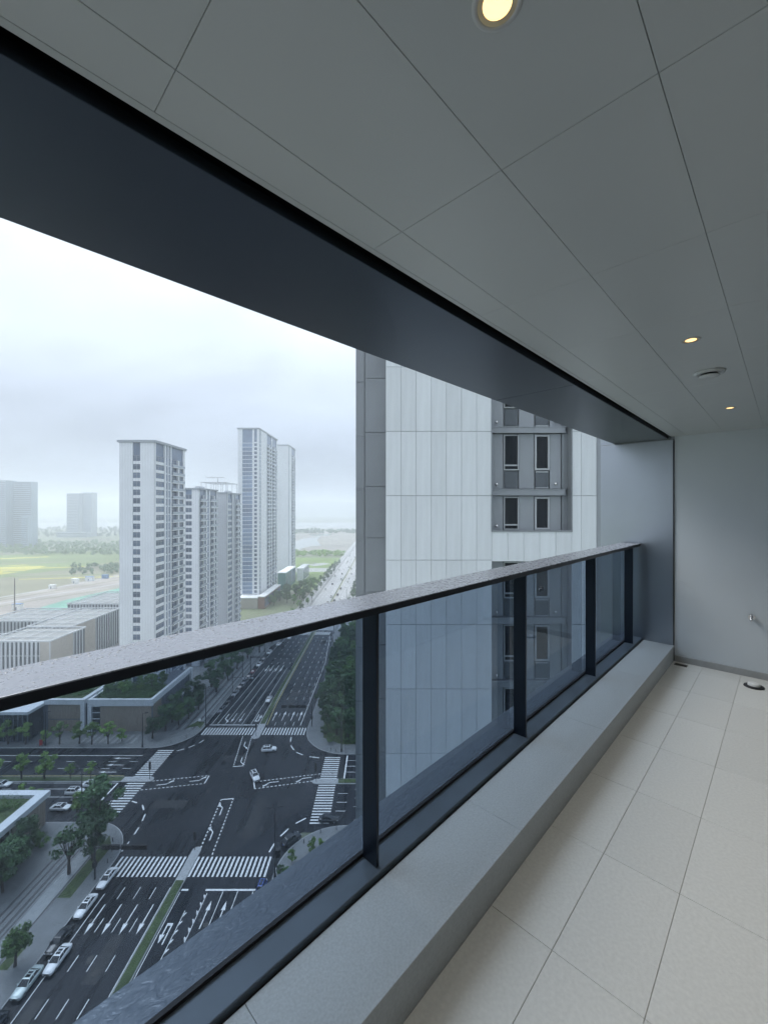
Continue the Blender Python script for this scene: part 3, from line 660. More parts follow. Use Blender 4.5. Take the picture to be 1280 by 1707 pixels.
# north-east wood
wr = random.Random(5); pts = []
for row, (xa, ya, ye, st) in enumerate(((-23.5, 150, 255, 5.2), (-19.6, 145.5, 255, 4.8), (-15.6, 142.5, 250, 5.0), (-11.6, 141, 245, 5.2), (-7.4, 141, 240, 6), (-3, 142, 235, 7))):
    y = ya
    while y < ye:
        pts.append((xa+wr.uniform(-.9, .9), y+wr.uniform(-.8, .8), row)); y += st*(1 + (y-140)/400)
for x, y, row in pts:
    if row == 0 and y < 156: continue
    k = wr.choice(('b1', 'b2', 'b2', 'p1', 'a2')); tree(k, x, y, s=wr.uniform(.75, 1.05), label='dark evergreen tree in the dense wood beside the far road', group='trees of the dense wood', name='woodland_tree')
for (x, y) in ((-17.5, 138.2), (-13.2, 139.0), (-10.5, 138), (-20.8, 143.5), (-7.5, 138.2)):
    tree('s1', x, y, s=1.1, label='low round shrub on the lawn at the edge of the wood', group='shrubs at the edge of the wood', cat='shrub', name='shrub')
# south-east corner plants
for (x, y, k, s) in ((-20.2, 91.5, 's2', .8), (-22.0, 88.6, 's1', .8), (-20.8, 88.0, 's1', .7), (-16, 94, 's2', .9), (-14.6, 95.0, 's2', .7)):
    tree(k, x, y, s=s, label='small leafy shrub on the paved corner beside the tall twin lamp', group='shrubs of the paved corner', cat='shrub', name='shrub')
# trees around the far towers and far road
for k in range(24):
    y = 300 + 12*k; x = (-61.5 if k % 2 else -66.5) + wr.uniform(-1, 1); tree(wr.choice(('b1', 'a2', 'b2')), x, y, s=.7, label='roadside tree in the long row beside the far avenue', group='left row of the far avenue')
for k in range(34):
    y = 268 + 11*k; tree(wr.choice(('b1', 'b2')), -27 + wr.uniform(-1.5, 1.5) + (4 if k % 2 else 0), y, s=.75, label='roadside tree on the right of the far avenue', group='right row of the far avenue')
for k in range(26):
    tree(wr.choice(('b1', 'a2')), wr.uniform(-92, -68), wr.uniform(330, 420), s=1.0, label='tree in the green between the far towers and the avenue', group='trees at the foot of the far towers')
# far tree belts: nobody could count them
def belt(poly_px, n, h, leafm, size, name, label):
    rnd = random.Random(n); mb = MB(); x0, x1, y0, y1 = poly_px
    for k in range(n):
        p = G(rnd.uniform(x0, x1), rnd.uniform(y0, y1)); hh = h*rnd.uniform(.5, 1.2)
        leaf_cloud(mb, [((p.x, p.y, hh*.5), hh*.48), ((p.x+rnd.uniform(-2, 2), p.y, hh*.7), hh*.34)], 26, size, rnd)
    return tag(stuff(mb.build(name, leafm)), label, 'trees')
belt((-30, 205, 905, 926), 420, 9, M_leafA, 1.5, 'far_tree_belt', 'distant belt of trees beyond the green field')
belt((-30, 205, 880, 896), 260, 10, M_leafB, 2.6, 'far_tree_belt', 'faint distant trees on the river bank behind the hazy tower')
belt((120, 200, 944, 958), 60, 7, M_leafB, 1.2, 'far_tree_belt', 'scattered trees at the edge of the brown field')
belt((492, 575, 921, 928), 130, 6, M_leafC, 1.2, 'far_tree_belt', 'pale distant trees between the lawn and the wetland')
belt((492, 600, 884, 890), 90, 9, M_leafB, 3, 'far_tree_belt', 'faint dark tree line on the river bank beyond the wetland')
# far land
def land(name, px, mt, z=-.06): return sheet(name, [G(*p) for p in reversed(px)], mt, z)
M_f1 = mat('field_green', (.12, .17, .05), .9, var=.25, scale=.02, stretch=(.3, 1, 1)); M_f2 = mat('field_yellow', (.36, .34, .06), .9, var=.3, scale=.03, stretch=(.2, 1, 1))
M_f3 = mat('field_brown', (.17, .17, .11), .9, var=.2, scale=.02, stretch=(.25, 1, 1)); M_f4 = mat('bare_earth', (.27, .25, .23), .85, var=.25, scale=.04, stretch=(.4, 1, 1))
M_f5 = mat('green_netting', (.10, .26, .20), .7, var=.25, scale=.05); M_f6 = mat('wet_ground', (.22, .21, .18), .5, var=.25, scale=.01, stretch=(.3, 1, 1)); M_pond = mat('pond_water', (.25, .27, .27), .15)
land('field', [(-60, 928), (205, 917), (205, 934), (100, 950), (-60, 972)], M_f1)
land('field', [(-60, 972), (100, 950), (205, 934), (205, 962), (110, 975), (-60, 1012)], M_f3, -.05)
land('field', [(-30, 946), (40, 941), (78, 944), (40, 952), (-30, 963)], M_f2, -.03)
for k in range(9):
    y0 = 929+4.1*k; x0 = -40+9*k; land('field', [(x0, y0+3.2), (x0+120+6*k, y0-1.5), (x0+124+6*k, y0-.2), (x0, y0+4.6)], (M_f2, M_f1, M_f3, M_f1)[k % 4], -.02+.003*(k % 3))
for k in range(5):
    y0 = 972+6*k; land('path', [(-50, y0+27-k), (60, y0+8-k), (205, y0-20+k*.5), (205, y0-19+k*.5), (60, y0+9.2-k), (-50, y0+28.6-k)], (M_f3, M_pave2)[k % 2], -.012+.003*k)
land('building_site', [(-60, 1012), (110, 975), (205, 956), (205, 982), (70, 1015), (-60, 1052)], M_f4, -.04)
land('site_netting', [(70, 1012), (110, 1000), (205, 979), (205, 994), (120, 1012), (60, 1026)], M_f5, -.02)
land('site_netting', [(-40, 1036), (18, 1026), (24, 1036), (-40, 1050)], M_f5, -.02)
land('far_lawn', [(480, 930), (573, 930), (560, 944), (552, 947), (480, 947)], M_lawn)
land('path', [(480, 947), (552, 947), (548, 950), (540, 953), (480, 954)], M_pave2, -.04)
land('far_lawn', [(480, 954), (541, 953), (528, 984), (480, 984)], M_lawn, -.05)
land('wetland', [(480, 891), (620, 879), (612, 905), (588, 924), (480, 928)], M_f6)
land('pond', [(480, 907), (505, 898), (534, 894), (528, 901), (536, 909), (515, 911), (480, 921)], M_pond, -.03)
land('pond', [(515, 891), (555, 890), (548, 893), (520, 894)], M_pond, -.03)
m = MB(); 
for k in range(46):
    a = math.tau*k/46; b = math.tau*(k+1)/46; c = G(513, 939.5)
    for r0, r1 in ((9, 11.5),): m.quad((c.x+r0*math.cos(a), c.y+r0*1.4*math.sin(a), .0), (c.x+r1*math.cos(a), c.y+r1*1.4*math.sin(a), .0), (c.x+r1*math.cos(b), c.y+r1*1.4*math.sin(b), .0), (c.x+r0*math.cos(b), c.y+r0*1.4*math.sin(b), .0))
struct(m.build('path', M_band))
land('path', [(508, 941), (540, 938), (552, 940), (525, 944)], M_pave2, -.02)
# low hills across the river
m = MB(); hr = random.Random(9); xs = [-6000+150*i for i in range(81)]; hz = [60+150*abs(math.sin(i*.21+.6))*(.5+.5*math.sin(i*.07+1.2)**2)+hr.uniform(0, 14) for i in range(81)]
for i in range(80):
    m.quad((xs[i], 4200, -1), (xs[i+1], 4200, -1), (xs[i+1], 4900, hz[i+1]), (xs[i], 4900, hz[i])); m.quad((xs[i], 4900, hz[i]), (xs[i+1], 4900, hz[i+1]), (xs[i+1], 6000, -1), (xs[i], 6000, -1))
struct(m.build('hills', mat('hill_green', (.07, .10, .07), .9, var=.2, scale=.004), smooth=True))
# ------------------------------------------------------------------ towers
_cache = {}
def cached(key, fn):
    if key not in _cache: _cache[key] = fn()
    return _cache[key]
def win_mesh(w, h, mull):
    def f():
        m = MB(); m.quad((0, 0, 0), (w, 0, 0), (w, 0, h), (0, 0, h), 0); t = .09
        for i in range(mull+1):
            x = w*i/mull; m.box(max(0, x-t/2), min(w, x+t/2), -.09, -.002, 0, h, 1)
        m.box(0, w, -.085, -.003, -.0, t, 1); m.box(0, w, -.085, -.003, h-t, h, 1)
        m.box(0, w, -.083, -.003, h*.68, h*.68+t*.7, 1)
        return m.mesh('window', [M_tglass, M_tframe])
    return cached(('w', round(w, 2), round(h, 2), mull), f)
def span_mesh(w, h, mt):
    def f():
        m = MB(); m.box(0, w, -.06, .12, 0, h); return m.mesh('spandrel', mt)
    return cached(('s', round(w, 2), round(h, 2), mt.name), f)
def glass_mesh(w, h):
    def f():
        m = MB(); m.quad((0, 0, 0), (w, 0, 0), (w, 0, h), (0, 0, h), 0)
        for i in range(1, 3): m.box(w*i/3-.03, w*i/3+.03, -.05, -.003, 0, h, 1)
        return m.mesh('window', [M_tglass2, M_tframe])
    return cached(('g', round(w, 2), round(h, 2)), f)
def balc_mesh(w, fh):
    def f():
        m = MB(); m.box(0, w, -1.0, .1, -.12, .12, 0); m.box(0, w, -1.0, -.95, .121, 1.08, 1); m.box(0, w, -1.02, -.93, 1.081, 1.14, 0)
        m.box(w*.46, w*.54, -.90, .0, .121, fh-.13, 0)
        return m.mesh('balcony', [M_tw, mat('balcony_glass', (.30, .35, .41), .15, spec=.7)])
    return cached(('b', round(w, 2), round(fh, 2)), f)
def face(root, org, rz, width, z0, nfl, fh, bands, wallm, top):
    """bands along +x of the face; the face looks to -y locally"""
    fr = Matrix.Translation(org) @ Matrix.Rotation(rz, 4, 'Z')
    def put(name, me, x, y, z):
        o = bpy.data.objects.new(name, me); COL.objects.link(o); o.parent = root
        p = fr @ Vector((x, y, z)); o.location = p; o.rotation_euler = (0, 0, rz); return o
    piers = MB()
    for (a, b, t) in bands:
        w = b-a
        if t == 'wall': piers.box(a, b, -.25, .4, 0, top)
        elif t == 'thin': piers.box(a, b, -.45, .4, 0, top)
        else:
            for k in range(nfl):
                z = z0+k*fh
                if t[:3] == 'win':
                    put('spandrel', span_mesh(w-.02, fh*.34, wallm), a+.01, -.02, z); put('window', win_mesh(w-.02, fh*.66-.02, int(t[3:] or 2)), a+.01, .06, z+fh*.34+.01)
                elif t == 'glass':
                    put('floor_band', span_mesh(w-.02, fh*.12, wallm), a+.01, -.06, z); put('window', glass_mesh(w-.02, fh*.88-.02), a+.01, .02, z+fh*.12+.01)
                elif t[:4] == 'balc':
                    put('balcony', balc_mesh(w-.02, fh), a+.01, -.02, z); put('window', win_mesh(w-.02, fh-.28, 4), a+.01, .1, z+.14)
    if piers.v:
        o = piers.build('wall', wallm, root); o.location = org; o.rotation_euler = (0, 0, rz)
    return put
def tower(name, label, X0, X1, Y0, Y1, top, nfl, fh, front, side, wallm=None, cap=1.0, crown=0.0, group=None):
    wallm = wallm or M_tw
    root = empty(name, (X0, Y0, 0), 0, label, 'tower', group); w, d = X1-X0, Y1-Y0
    m = MB(); m.box(.5, w-.5, .5, d-.2, 0, top-.5); m.build('core', M_core, root)
    z0 = top-cap-crown-nfl*fh
    face(root, (0, 0, 0), 0, w, z0, nfl, fh, front, wallm, top-cap)
    face(root, (w, 0, 0), PI/2, d, z0, nfl, fh, side, wallm, top-cap)
    m = MB(); m.box(-.2, .498, .3, d, 0, top-cap); m.box(.5, w-.3, d-.199, d+.2, 0, top-cap); m.build('rear_wall', wallm, root)
    if crown:
        m = MB(); m.box(w-.55, w-.25, .45, d-.4, top-cap-crown, top-cap-.02); m.build('crown_glass', M_tglass2, root)
        m = MB(); m.box(.51, w-.56, .34, .499, top-cap-crown, top-cap-.02); m.build('crown_glass', M_tglass2, root)
    m = MB(); m.box(-.7, w+.7, -.7, d+.7, top-cap, top); r = m.build('roof_cap', mat('roof_cap_grey', (.30, .33, .37), .5), root)
    m = MB(); m.box(w*.3, w*.6, d*.3, d*.6, top+.001, top+1.2); m.box(w*.7, w*.8, d*.2, d*.3, top+.001, top+.8); m.build('plant_room', M_tw2, r)
    return root
tower('residential_tower', 'tall white tower with one window column on its broad face and flat dark cap', -101.6, -88.2, 160, 184, 104.2, 29, 3.28,
      [(0, 5.1, 'wall'), (5.1, 8.0, 'win2'), (8.0, 13.4, 'wall')], [(0, .5, 'wall'), (.5, 6.8, 'win3'), (6.8, 7.6, 'thin'), (7.6, 9.2, 'glass'), (9.2, 9.6, 'thin'), (9.6, 11.4, 'glass'), (11.4, 12.0, 'thin'), (12.0, 22.4, 'balc'), (22.4, 24, 'wall')], crown=5.0, cap=.9)
t2 = tower('residential_tower', 'shorter white tower beside the single window column tower with a pergola on its roof', -98.2, -91.2, 205, 227, 88.0, 25, 3.28,
      [(0, .5, 'wall'), (.5, 3.6, 'win2'), (3.6, 7, 'wall')], [(0, .4, 'wall'), (.4, 7.6, 'balc'), (7.6, 9, 'thin'), (9, 11.4, 'glass'), (11.4, 12.4, 'thin'), (12.4, 21.4, 'balc'), (21.4, 22, 'wall')], cap=.8, crown=2.5)
t2b = tower('residential_tower', 'grey white tower with a blank front standing between the pergola tower and the twin towers', -94.3, -88.9, 235, 257, 87.0, 25, 3.28,
      [(0, 5.4, 'wall')], [(0, 1.6, 'wall'), (1.6, 8.0, 'win2'), (8.0, 10.4, 'thin'), (10.4, 12, 'glass'), (12, 13, 'thin'), (13, 21.4, 'balc'), (21.4, 22, 'wall')], wallm=M_tw2, cap=.8, crown=3)
# pergola and mast on the shorter towers
def pergola(x0, x1, y0, y1, z, h, label):
    r = empty('roof_pergola', (x0, y0, z), 0, label, 'pergola'); w, d = x1-x0, y1-y0
    for i in range(6):
        for yy in (0, d):
            m = MB(); m.box(w*i/5-.12, w*i/5+.12, yy-.12, yy+.12, 0, h-.3); m.build('post', M_tframe, r)
    m = MB(); m.box(-.5, w+.5, -.4, .4, h-.299, h); m.box(-.5, w+.5, d-.4, d+.4, h-.299, h)
    for i in range(6): m.box(w*i/5-.2, w*i/5+.2, .401, d-.401, h-.25, h-.02)
    m.build('beam_grid', M_tframe, r); return r
tower('residential_tower', 'broad pale tower behind the shorter pair with an open frame on its roof', -116, -99.4, 262, 284, 87.0, 25, 3.28,
      [(0, 2, 'wall'), (2, 10, 'win3'), (10, 16.6, 'wall')], [(0, 3, 'wall'), (3, 20, 'balc'), (20, 22, 'wall')], wallm=M_tw2, cap=.8)
pergola(-115.5, -99.8, 263, 282, 87.0, 7.4, 'open steel frame on the roof of the broad pale tower')
cr = empty('roof_crane', (-105, 263, 94.4), 0, 'thin maintenance crane on top of the roof frame', 'crane')
m = MB(); m.tube((0, 0, 0), (0, 0, 3), .25, .2, 8); m.build('mast', M_tframe, cr); m = MB(); m.tube((-7, 0, 2.9), (4, 0, 3.1), .22, .22, 6); m.tube((-7, 0, 2.9), (-8.2, 0, 4.4), .15, .15, 6); m.build('jib', M_tframe, cr)
tower('residential_tower', 'tallest white tower with a broad blue glass bay beside the far avenue', -117.2, -100.3, 334, 390, 142.6, 38, 3.28,
      [(0, 3.6, 'wall'), (3.6, 11.6, 'glass'), (11.6, 13.0, 'wall'), (13.0, 15.4, 'win1'), (15.4, 16.9, 'thin')], [(0, 1.2, 'wall'), (1.2, 4.5, 'glass'), (4.5, 19.5, 'wall'), (19.5, 21, 'thin'), (21, 36, 'balc'), (36, 38, 'thin'), (38, 54, 'balc'), (54, 56, 'wall')], cap=1.2, crown=8)
tower('residential_tower', 'slim white tower half hidden behind the tallest tower', -120.5, -105.4, 458, 494, 148.0, 40, 3.28,
      [(0, 2.6, 'win1'), (2.6, 15.1, 'wall')], [(0, 1.5, 'wall'), (1.5, 4.6, 'glass'), (4.6, 14, 'wall'), (14, 15, 'thin'), (15, 34, 'balc'), (34, 36, 'wall')], cap=1.2, crown=8)
# far hazy buildings
def slab(name, label, boxes, mt, z=0):
    r = empty(name, (boxes[0][0], boxes[0][2], z), 0, label, 'building'); bx, by = boxes[0][0], boxes[0][2]
    for k, (x0, x1, y0, y1, zt) in enumerate(boxes):
        m = MB(); m.box(x0-bx, x1-bx, y0-by, y1-by, 0, zt); m.build('wall', mt, r)
        fl = 4.2; n = int(zt/fl)
        mm = MB()
        for q in range(n): mm.box(x0-bx+.5, x1-bx-.5, y0-by-.25, y0-by-.002, q*fl+1.2, q*fl+3.3)
        o = mm.build('window_bands', M_tglass, r); stuff(o)
    return r
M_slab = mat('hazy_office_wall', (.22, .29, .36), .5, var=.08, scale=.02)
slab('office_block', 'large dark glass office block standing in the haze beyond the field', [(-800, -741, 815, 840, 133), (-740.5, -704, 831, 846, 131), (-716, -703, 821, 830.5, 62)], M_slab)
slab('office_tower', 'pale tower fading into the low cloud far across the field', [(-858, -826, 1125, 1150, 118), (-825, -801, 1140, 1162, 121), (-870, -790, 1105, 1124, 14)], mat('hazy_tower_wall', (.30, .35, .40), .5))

# ------------------------------------------------------------------ low buildings
def plank_wall(root, x0, x1, y, z0, z1, mt, pitch=.5, nm='cladding'):
    m = MB(); x = x0
    while x < x1-.05:
        m.box(x+.02, min(x+pitch-.02, x1), y-.06-random.uniform(0, .03), y, z0, z1); x += pitch
    return stuff(m.build(nm, mt, root))
def roof_garden(x0, x1, y0, y1, z, n, label):
    rnd = random.Random(int(x0*7)); mb = MB()
    for k in range(n):
        x, y = rnd.uniform(x0+.8, x1-.8), rnd.uniform(y0+.8, y1-.8); hh = rnd.choice((1.0, 1.5, 2.0, 2.8))
        leaf_cloud(mb, [((x, y, z+hh*.5), hh*.75)], 60, .2, rnd)
    m = MB(); m.box(x0, x1, y0, y1, z-.04, z+.06); tag(struct(m.build('roof_lawn', M_grass)))
    return tag(stuff(mb.build('roof_shrubs', M_leafA)), label, 'shrubs')
P = empty('podium_building', (-103, 144.5, .15), 0, 'two storey podium with wooden plank front inside a white concrete frame and planted roof', 'building')
m = MB(); m.box(.3, 22.3, .6, 29.2, 0, 10.2); m.build('core', M_core, P)
m = MB(); m.box(0, 22.6, 0, .9, 9.0, 11.3); m.box(0, 1.3, .001, .9, 0, 8.999); m.box(21.6, 22.6, .901, 29.5, 9.4, 11.3); m.box(0, .8, .901, 29.5, 9.6, 11.2); m.build('white_frame', M_frame, P)
m = MB(); m.box(21.9, 22.9, 28.2, 29.7, 0, 11.32); m.build('white_frame', M_frame, P)
plank_wall(P, 4.2, 22.0, .45, 0, 8.99, M_wood, .62)
for k in range(4):
    m = MB(); m.box(1.5, 4.0, .35, .5, .3+2.15*k, 2.2+2.15*k); w = m.build('window', M_dkglass, P); m = MB(); m.box(1.4, 4.1, .2, .34, 2.21+2.15*k, 2.42+2.15*k); m.build('sill', M_frame, w)
m = MB(); m.box(22.0, 22.31, .95, 6.5, 0, 9.39); m.build('side_cladding', M_wood, P)
for k in range(13):
    m = MB(); m.box(22.0, 22.28, 7.0+1.6*k, 8.3+1.6*k, 4.4, 8.4); w = m.build('window', M_dkglass, P)
    m = MB(); m.box(22.1, 22.5, 8.31+1.6*k, 8.59+1.6*k, 4.0, 9.39); m.build('mullion', M_core, P)
m = MB(); m.box(22.0, 22.9, 6.6, 28.1, 3.6, 3.95); m.build('ledge', M_frame, P)
roof_garden(-102.1, -81.5, 145.5, 159.2, 10.4, 230, 'dense green shrubs planted on the podium roof beneath the white tower')
for (x, y, k, s) in ((-99, 149.5, 'a1', .72), (-95.5, 151, 'c1', .72), (-92, 149, 'a1', .72), (-88.5, 151.5, 'c1', .72), (-85.5, 153.5, 'a2', .72), (-84, 158, 'a2', .72), (-97, 155, 'a2', .72), (-90, 156, 'a2', .72)):
    tree(k, x, y, z=10.4, s=s, label='small tree growing among the shrubs of the podium roof', group='small trees on the podium roof', name='roof_tree')
P2 = empty('podium_building', (-150, 138, .15), 0, 'low corner podium with dark glass front and plank wall left of the white framed one', 'building')
m = MB(); m.box(0, 31.4, .5, 34, 0, 9.2); m.box(31.41, 45.6, 7.2, 34, 0, 10.2); m.build('core', M_core, P2)
m = MB(); m.box(-.2, 32, -.2, 34.2, 9.25, 10.2); m.box(32.01, 46, 6.3, 34.1, 9.6, 11.3); m.box(44.7, 46, 6.301, 7.1, 0, 9.599); m.build('white_frame', M_frame, P2)
plank_wall(P2, 33, 44.6, 7.0, 4.4, 9.59, M_wood, .62); plank_wall(P2, 33, 44.6, 7.1, 0, 4.0, M_wood, .62)
for k in range(20):
    m = MB(); m.box(.2+1.57*k, 1.6+1.57*k, .3, .45, .3, 8.9); m.build('window', M_dkglass, P2); m = MB(); m.box(1.62+1.57*k, 1.75+1.57*k, .1, .5, 0, 9.2); m.build('mullion', M_core, P2)
for k in range(4):
    m = MB(); m.box(31.45, 31.6, .7+1.55*k, 2.1+1.55*k, .3, 8.9); m.build('window', M_dkglass, P2)
roof_garden(-117, -105.5, 145.5, 160, 11.5, 60, 'low shrubs on the roof of the dark glass podium')
# near left building with a planted roof
P3 = empty('low_building', (-110, 60, .15), 0, 'low building with brown plank wall, white roof edge and planted roof at the street corner', 'building')
m = MB(); m.box(0, 26.4, 0, 42.6, 0, 6.6); m.build('core', M_core, P3)
m = MB(); m.box(25.0, 27.3, -.2, 43.2, 6.61, 7.85); m.box(0, 24.99, 41.4, 43.2, 6.61, 7.85); m.build('roof_edge', M_frame, P3)
m = MB()
for k in range(12): m.box(26.42, 26.6, 33.2+.78*k, 33.93+.78*k, 0, 6.58)
stuff(m.build('cladding', M_wood, P3))
for k in range(9):
    m = MB(); m.box(26.42, 26.52, 3.2+3.3*k, 6.2+3.3*k, .6, 6.2); w = m.build('window', M_dkglass, P3); m = MB(); m.box(26.42, 26.66, 6.22+3.3*k, 6.46+3.3*k, 0, 6.5); m.build('mullion', M_frame, P3)
m = MB(); m.box(26.53, 27.0, 2, 33, 2.6, 2.8); m.build('ledge', M_frame, P3)
roof_garden(-109.5, -85.3, 60.5, 101, 7.3, 260, 'green hedge rows on the roof of the low corner building')
m = MB(); m.box(-120, -113, 88, 101, .15, 8.2); tag(m.build('roof_pavilion', M_frame), 'small white roofed pavilion behind the planted low building', 'pavilion')
# the slatted complex behind the podium
def slatted(x0, x1, y0, y1, zt, label, side_fins=True, beige=(0, 0), lawn=False):
    r = empty('slatted_building', (x0, y0, 0), 0, label, 'building'); w, d = x1-x0, y1-y0
    m = MB(); m.box(.4, w-.4, .4, d-.4, 0, zt-1.1); m.build('core', mat('slat_back', (.05, .065, .08), .3), r)
    m = MB(); m.box(.41, w-.41, .41, d-.41, zt-1.09, zt-.9); m.build('roof', M_roofgrey, r)
    m = MB(); m.box(0, w, 0, .35, zt-.6, zt); m.box(0, w, d-.35, d, zt-.6, zt); m.box(0, .35, .351, d-.351, zt-.6, zt); m.box(w-.35, w, .351, d-.351, zt-.6, zt); m.build('parapet', M_fin, r)
    m = MB()
    for k in range(1, 3): m.box(.1, w-.05, .05, .3, zt*k/3-.25, zt*k/3)
    m.build('floor_band', M_fin, r)
    me = cached(('fin', zt), lambda: (lambda q: (q.box(-.42, .42, -.02, .32, 0, zt-.61), q.mesh('fin', M_fin))[1])(MB()))
    n = int(w/1.9)
    for k in range(n): link_mesh('fin', me, r, (w-.6-1.9*k, .03, 0))
    if side_fins:
        me2 = cached(('fin2', zt), lambda: (lambda q: (q.box(-.32, .02, -.22, .22, 0, zt-.61), q.mesh('fin', M_fin))[1])(MB()))
        for k in range(int((d-1-beige[1])/1.9)): link_mesh('fin', me2, r, (w-.03, 1+beige[1]+1.9*k, 0))
    if beige[1]:
        m = MB()
        for k in range(int(beige[1]/1.0)): m.box(w-.38, w+.02, .36+1.0*k, 1.30+1.0*k, 0, zt-.61)
        m.build('beige_cladding', M_beige, r)
        m = MB(); m.box(w-4.5, w-.4, -.06, .0, 0, zt-.61); m.build('beige_cladding', M_beige, r)
    # roof lattice
    m = MB()
    for k in range(1, int(d/9)+1): m.box(.36, w-.36, 8.7*k-3, 8.7*k-2.84, zt-.5, zt-.2)
    for k in range(1, int(w/7)): m.box(7*k, 7*k+.16, .36, d-.36, zt-.195, zt-.05)
    m.build('roof_lattice', M_fin, r); return r
slatted(-175, -146, 182, 204, 20, 'white slatted block with beige corner and lattice roof behind the podium', beige=(0, 13))
slatted(-176, -153.5, 205, 243, 20, 'long slatted block with bay windows and lattice roof behind the beige cornered one', beige=(0, 16))
slatted(-215, -176.5, 222, 250, 18, 'slatted wing with a roof terrace beside the building site')
slatted(-200, -155, 262, 300, 18, 'farther slatted wing with a sunken roof terrace near the white tower')
slatted(-260, -177, 186, 203, 17, 'low slatted wing with a grass roof terrace at the edge of the view')
sheet('roof_lawn', [(-240, 189), (-186, 189), (-186, 199), (-240, 199)], mat('bright_roof_grass', (.16, .30, .05), .9, var=.2, scale=.2), 16.5)
# low buildings at the foot of the far towers
def low_block(x0, x1, y0, y1, zt, mt, label, name='low_block'):
    r = empty(name, (x0, y0, 0), 0, label, 'building'); w, d = x1-x0, y1-y0
    m = MB(); m.box(0, w, 0, d, 0, zt); m.build('wall', mt, r); m = MB(); m.box(-.3, w+.3, -.3, d+.3, zt+.001, zt+.7); m.box(.4, w-.4, .4, d-.4, zt+.701, zt+.75); m.build('roof', M_frame, r)
    for k in range(int(d/4)):
        m = MB(); m.box(w+.001, w+.08, 1+4*k, 4.2+4*k, 1.2, zt-1); m.build('window', M_tglass, r)
    return r
low_block(-101, -93.5, 396, 440, 16, mat('green_glass_wall', (.10, .22, .20), .2, var=.1, scale=.2), 'green glass block with a flat roof at the foot of the slim tower')
low_block(-93, -86.5, 444, 480, 13, M_frame, 'white low block beyond the green glass block')
low_block(-117, -97.8, 322, 333, 8, M_beige, 'beige podium under the tallest tower')
low_block(-97.5, -92.5, 322, 372, 9, mat('red_brown_wall', (.22, .13, .10), .6), 'long reddish low block beside the beige podium')
CABBLUE = mat('cabin_blue', (.10, .20, .38), .5); sr = random.Random(4)
for k, (px, py) in enumerate(((88, 981), (126, 972), (30, 1016), (150, 968), (176, 964))):
    p = G(px, py); e = empty('site_cabin', (p.x, p.y, -.04), sr.uniform(-.3, .3), 'small box cabin beside the tall thin pole on the building site' if k == 2 else 'small box cabin standing at the field edge of the building site', 'cabin', 'cabins on the building site')
    w, d, h = sr.uniform(5, 9), 3.2, sr.uniform(2.6, 4.8); m = MB(); m.box(-w/2, w/2, -d/2, d/2, 0, h); m.build('wall', sr.choice((M_white, M_frame, CABBLUE)), e); m = MB(); m.box(-w/2-.2, w/2+.2, -d/2-.2, d/2+.2, h+.001, h+.25); m.build('roof', sr.choice((M_frame, CABBLUE)), e)
    m = MB(); m.box(-.5, .5, -d/2-.06, -d/2-.001, 0, 2.1); m.build('door', M_tglass, e)
mast = empty('radio_mast', (G(25, 1026).x, G(25, 1026).y, 0), 0, 'tall thin pole standing on the building site', 'mast')
m = MB(); m.tube((0, 0, 0), (0, 0, 27), .45, .3, 8); m.build('pole', mat('rusty_pole', (.20, .17, .15), .7), mast); m = MB(); m.box(-.9, .9, -.2, .2, 20, 20.4); m.build('cross_arm', M_tframe, mast)
# ------------------------------------------------------------------ the neighbouring facade
NY = 20.0; FH = 3.1; k20 = NY/F
M_panel = mat('white_aluminium_panel', (.74, .77, .80), .3, var=.045, scale=1.0, randv=.05, bump=.05, bscale=.5, stretch=(5, 5, .3))
M_gpan = mat('grey_aluminium_panel', (.34, .36, .385), .34, var=.06, scale=.7, randv=.05, metal=.25, bump=.03, bscale=.8)
M_gpan2 = mat('side_grey_panel', (.30, .32, .34), .36, var=.06, scale=.5, randv=.05, metal=.3)
M_joint = mat('panel_joint', (.32, .34, .37), .7); M_wglass = mat('window_glass_dark', (.010, .013, .017), .04, spec=.3, randv=.4); M_wframe = mat('window_frame_silver', (.48, .50, .52), .4, metal=.2)
nb = empty('neighbour_tower', (0, NY, 0), 0, 'neighbouring tower of white metal panels with a grey window bay, close beyond the railing', 'building')
ZT, ZBm = 118.0, 0.0
def X(px, d=NY): return (px-640)*d/F
XL, XR = X(643), X(994); BL, BR = X(819.5), X(952.5)
m = MB(); m.box(XL+.02, BL-.02, .06, 14, ZBm, ZT); m.box(BL-.019, BR+.019, .62, 14, ZBm, ZT); m.box(BR+.02, XR+6, .06, 14, ZBm, ZT); m.build('wall', M_joint, nb)
m = MB(); m.box(X(593, 24.3), XL+.019, 4.36, 14, ZBm, ZT); m.build('side_wall', M_joint, nb)
joints = [H+3.7-FH*k for k in range(-3, 9)]
pw = (BL-XL)/7
def panel(name, mt, x0, x1, z0, z1, y0=.0, th=.055, gx=.007, gz=.011):
    me = cached((name, mt.name, round(x1-x0, 3), round(z1-z0, 3), th), lambda: (lambda q: (q.box(gx, x1-x0-gx, 0, th, gz, z1-z0-gz), q.mesh(name, mt))[1])(MB()))
    return link_mesh(name, me, nb, (x0, y0, z0))
for k in range(len(joints)-1):
    z1, z0 = joints[k], joints[k+1]
    for i in range(7): panel('facade_panel', M_panel, XL+pw*i, XL+pw*(i+1), z0, z1)
    w2 = (XR-BR)/2
    w2a = X(978)-BR
    panel('facade_panel', M_panel, BR, BR+w2a*.62, z0, z1); panel('facade_panel', M_panel, BR+w2a*.62, XR, z0, z1)
    panel('grey_edge_panel', M_gpan, XR, XR+.28, z0, z1, -.02); panel('grey_edge_panel', M_gpan, XR+.285, XR+2.5, z0, z1, -.02)
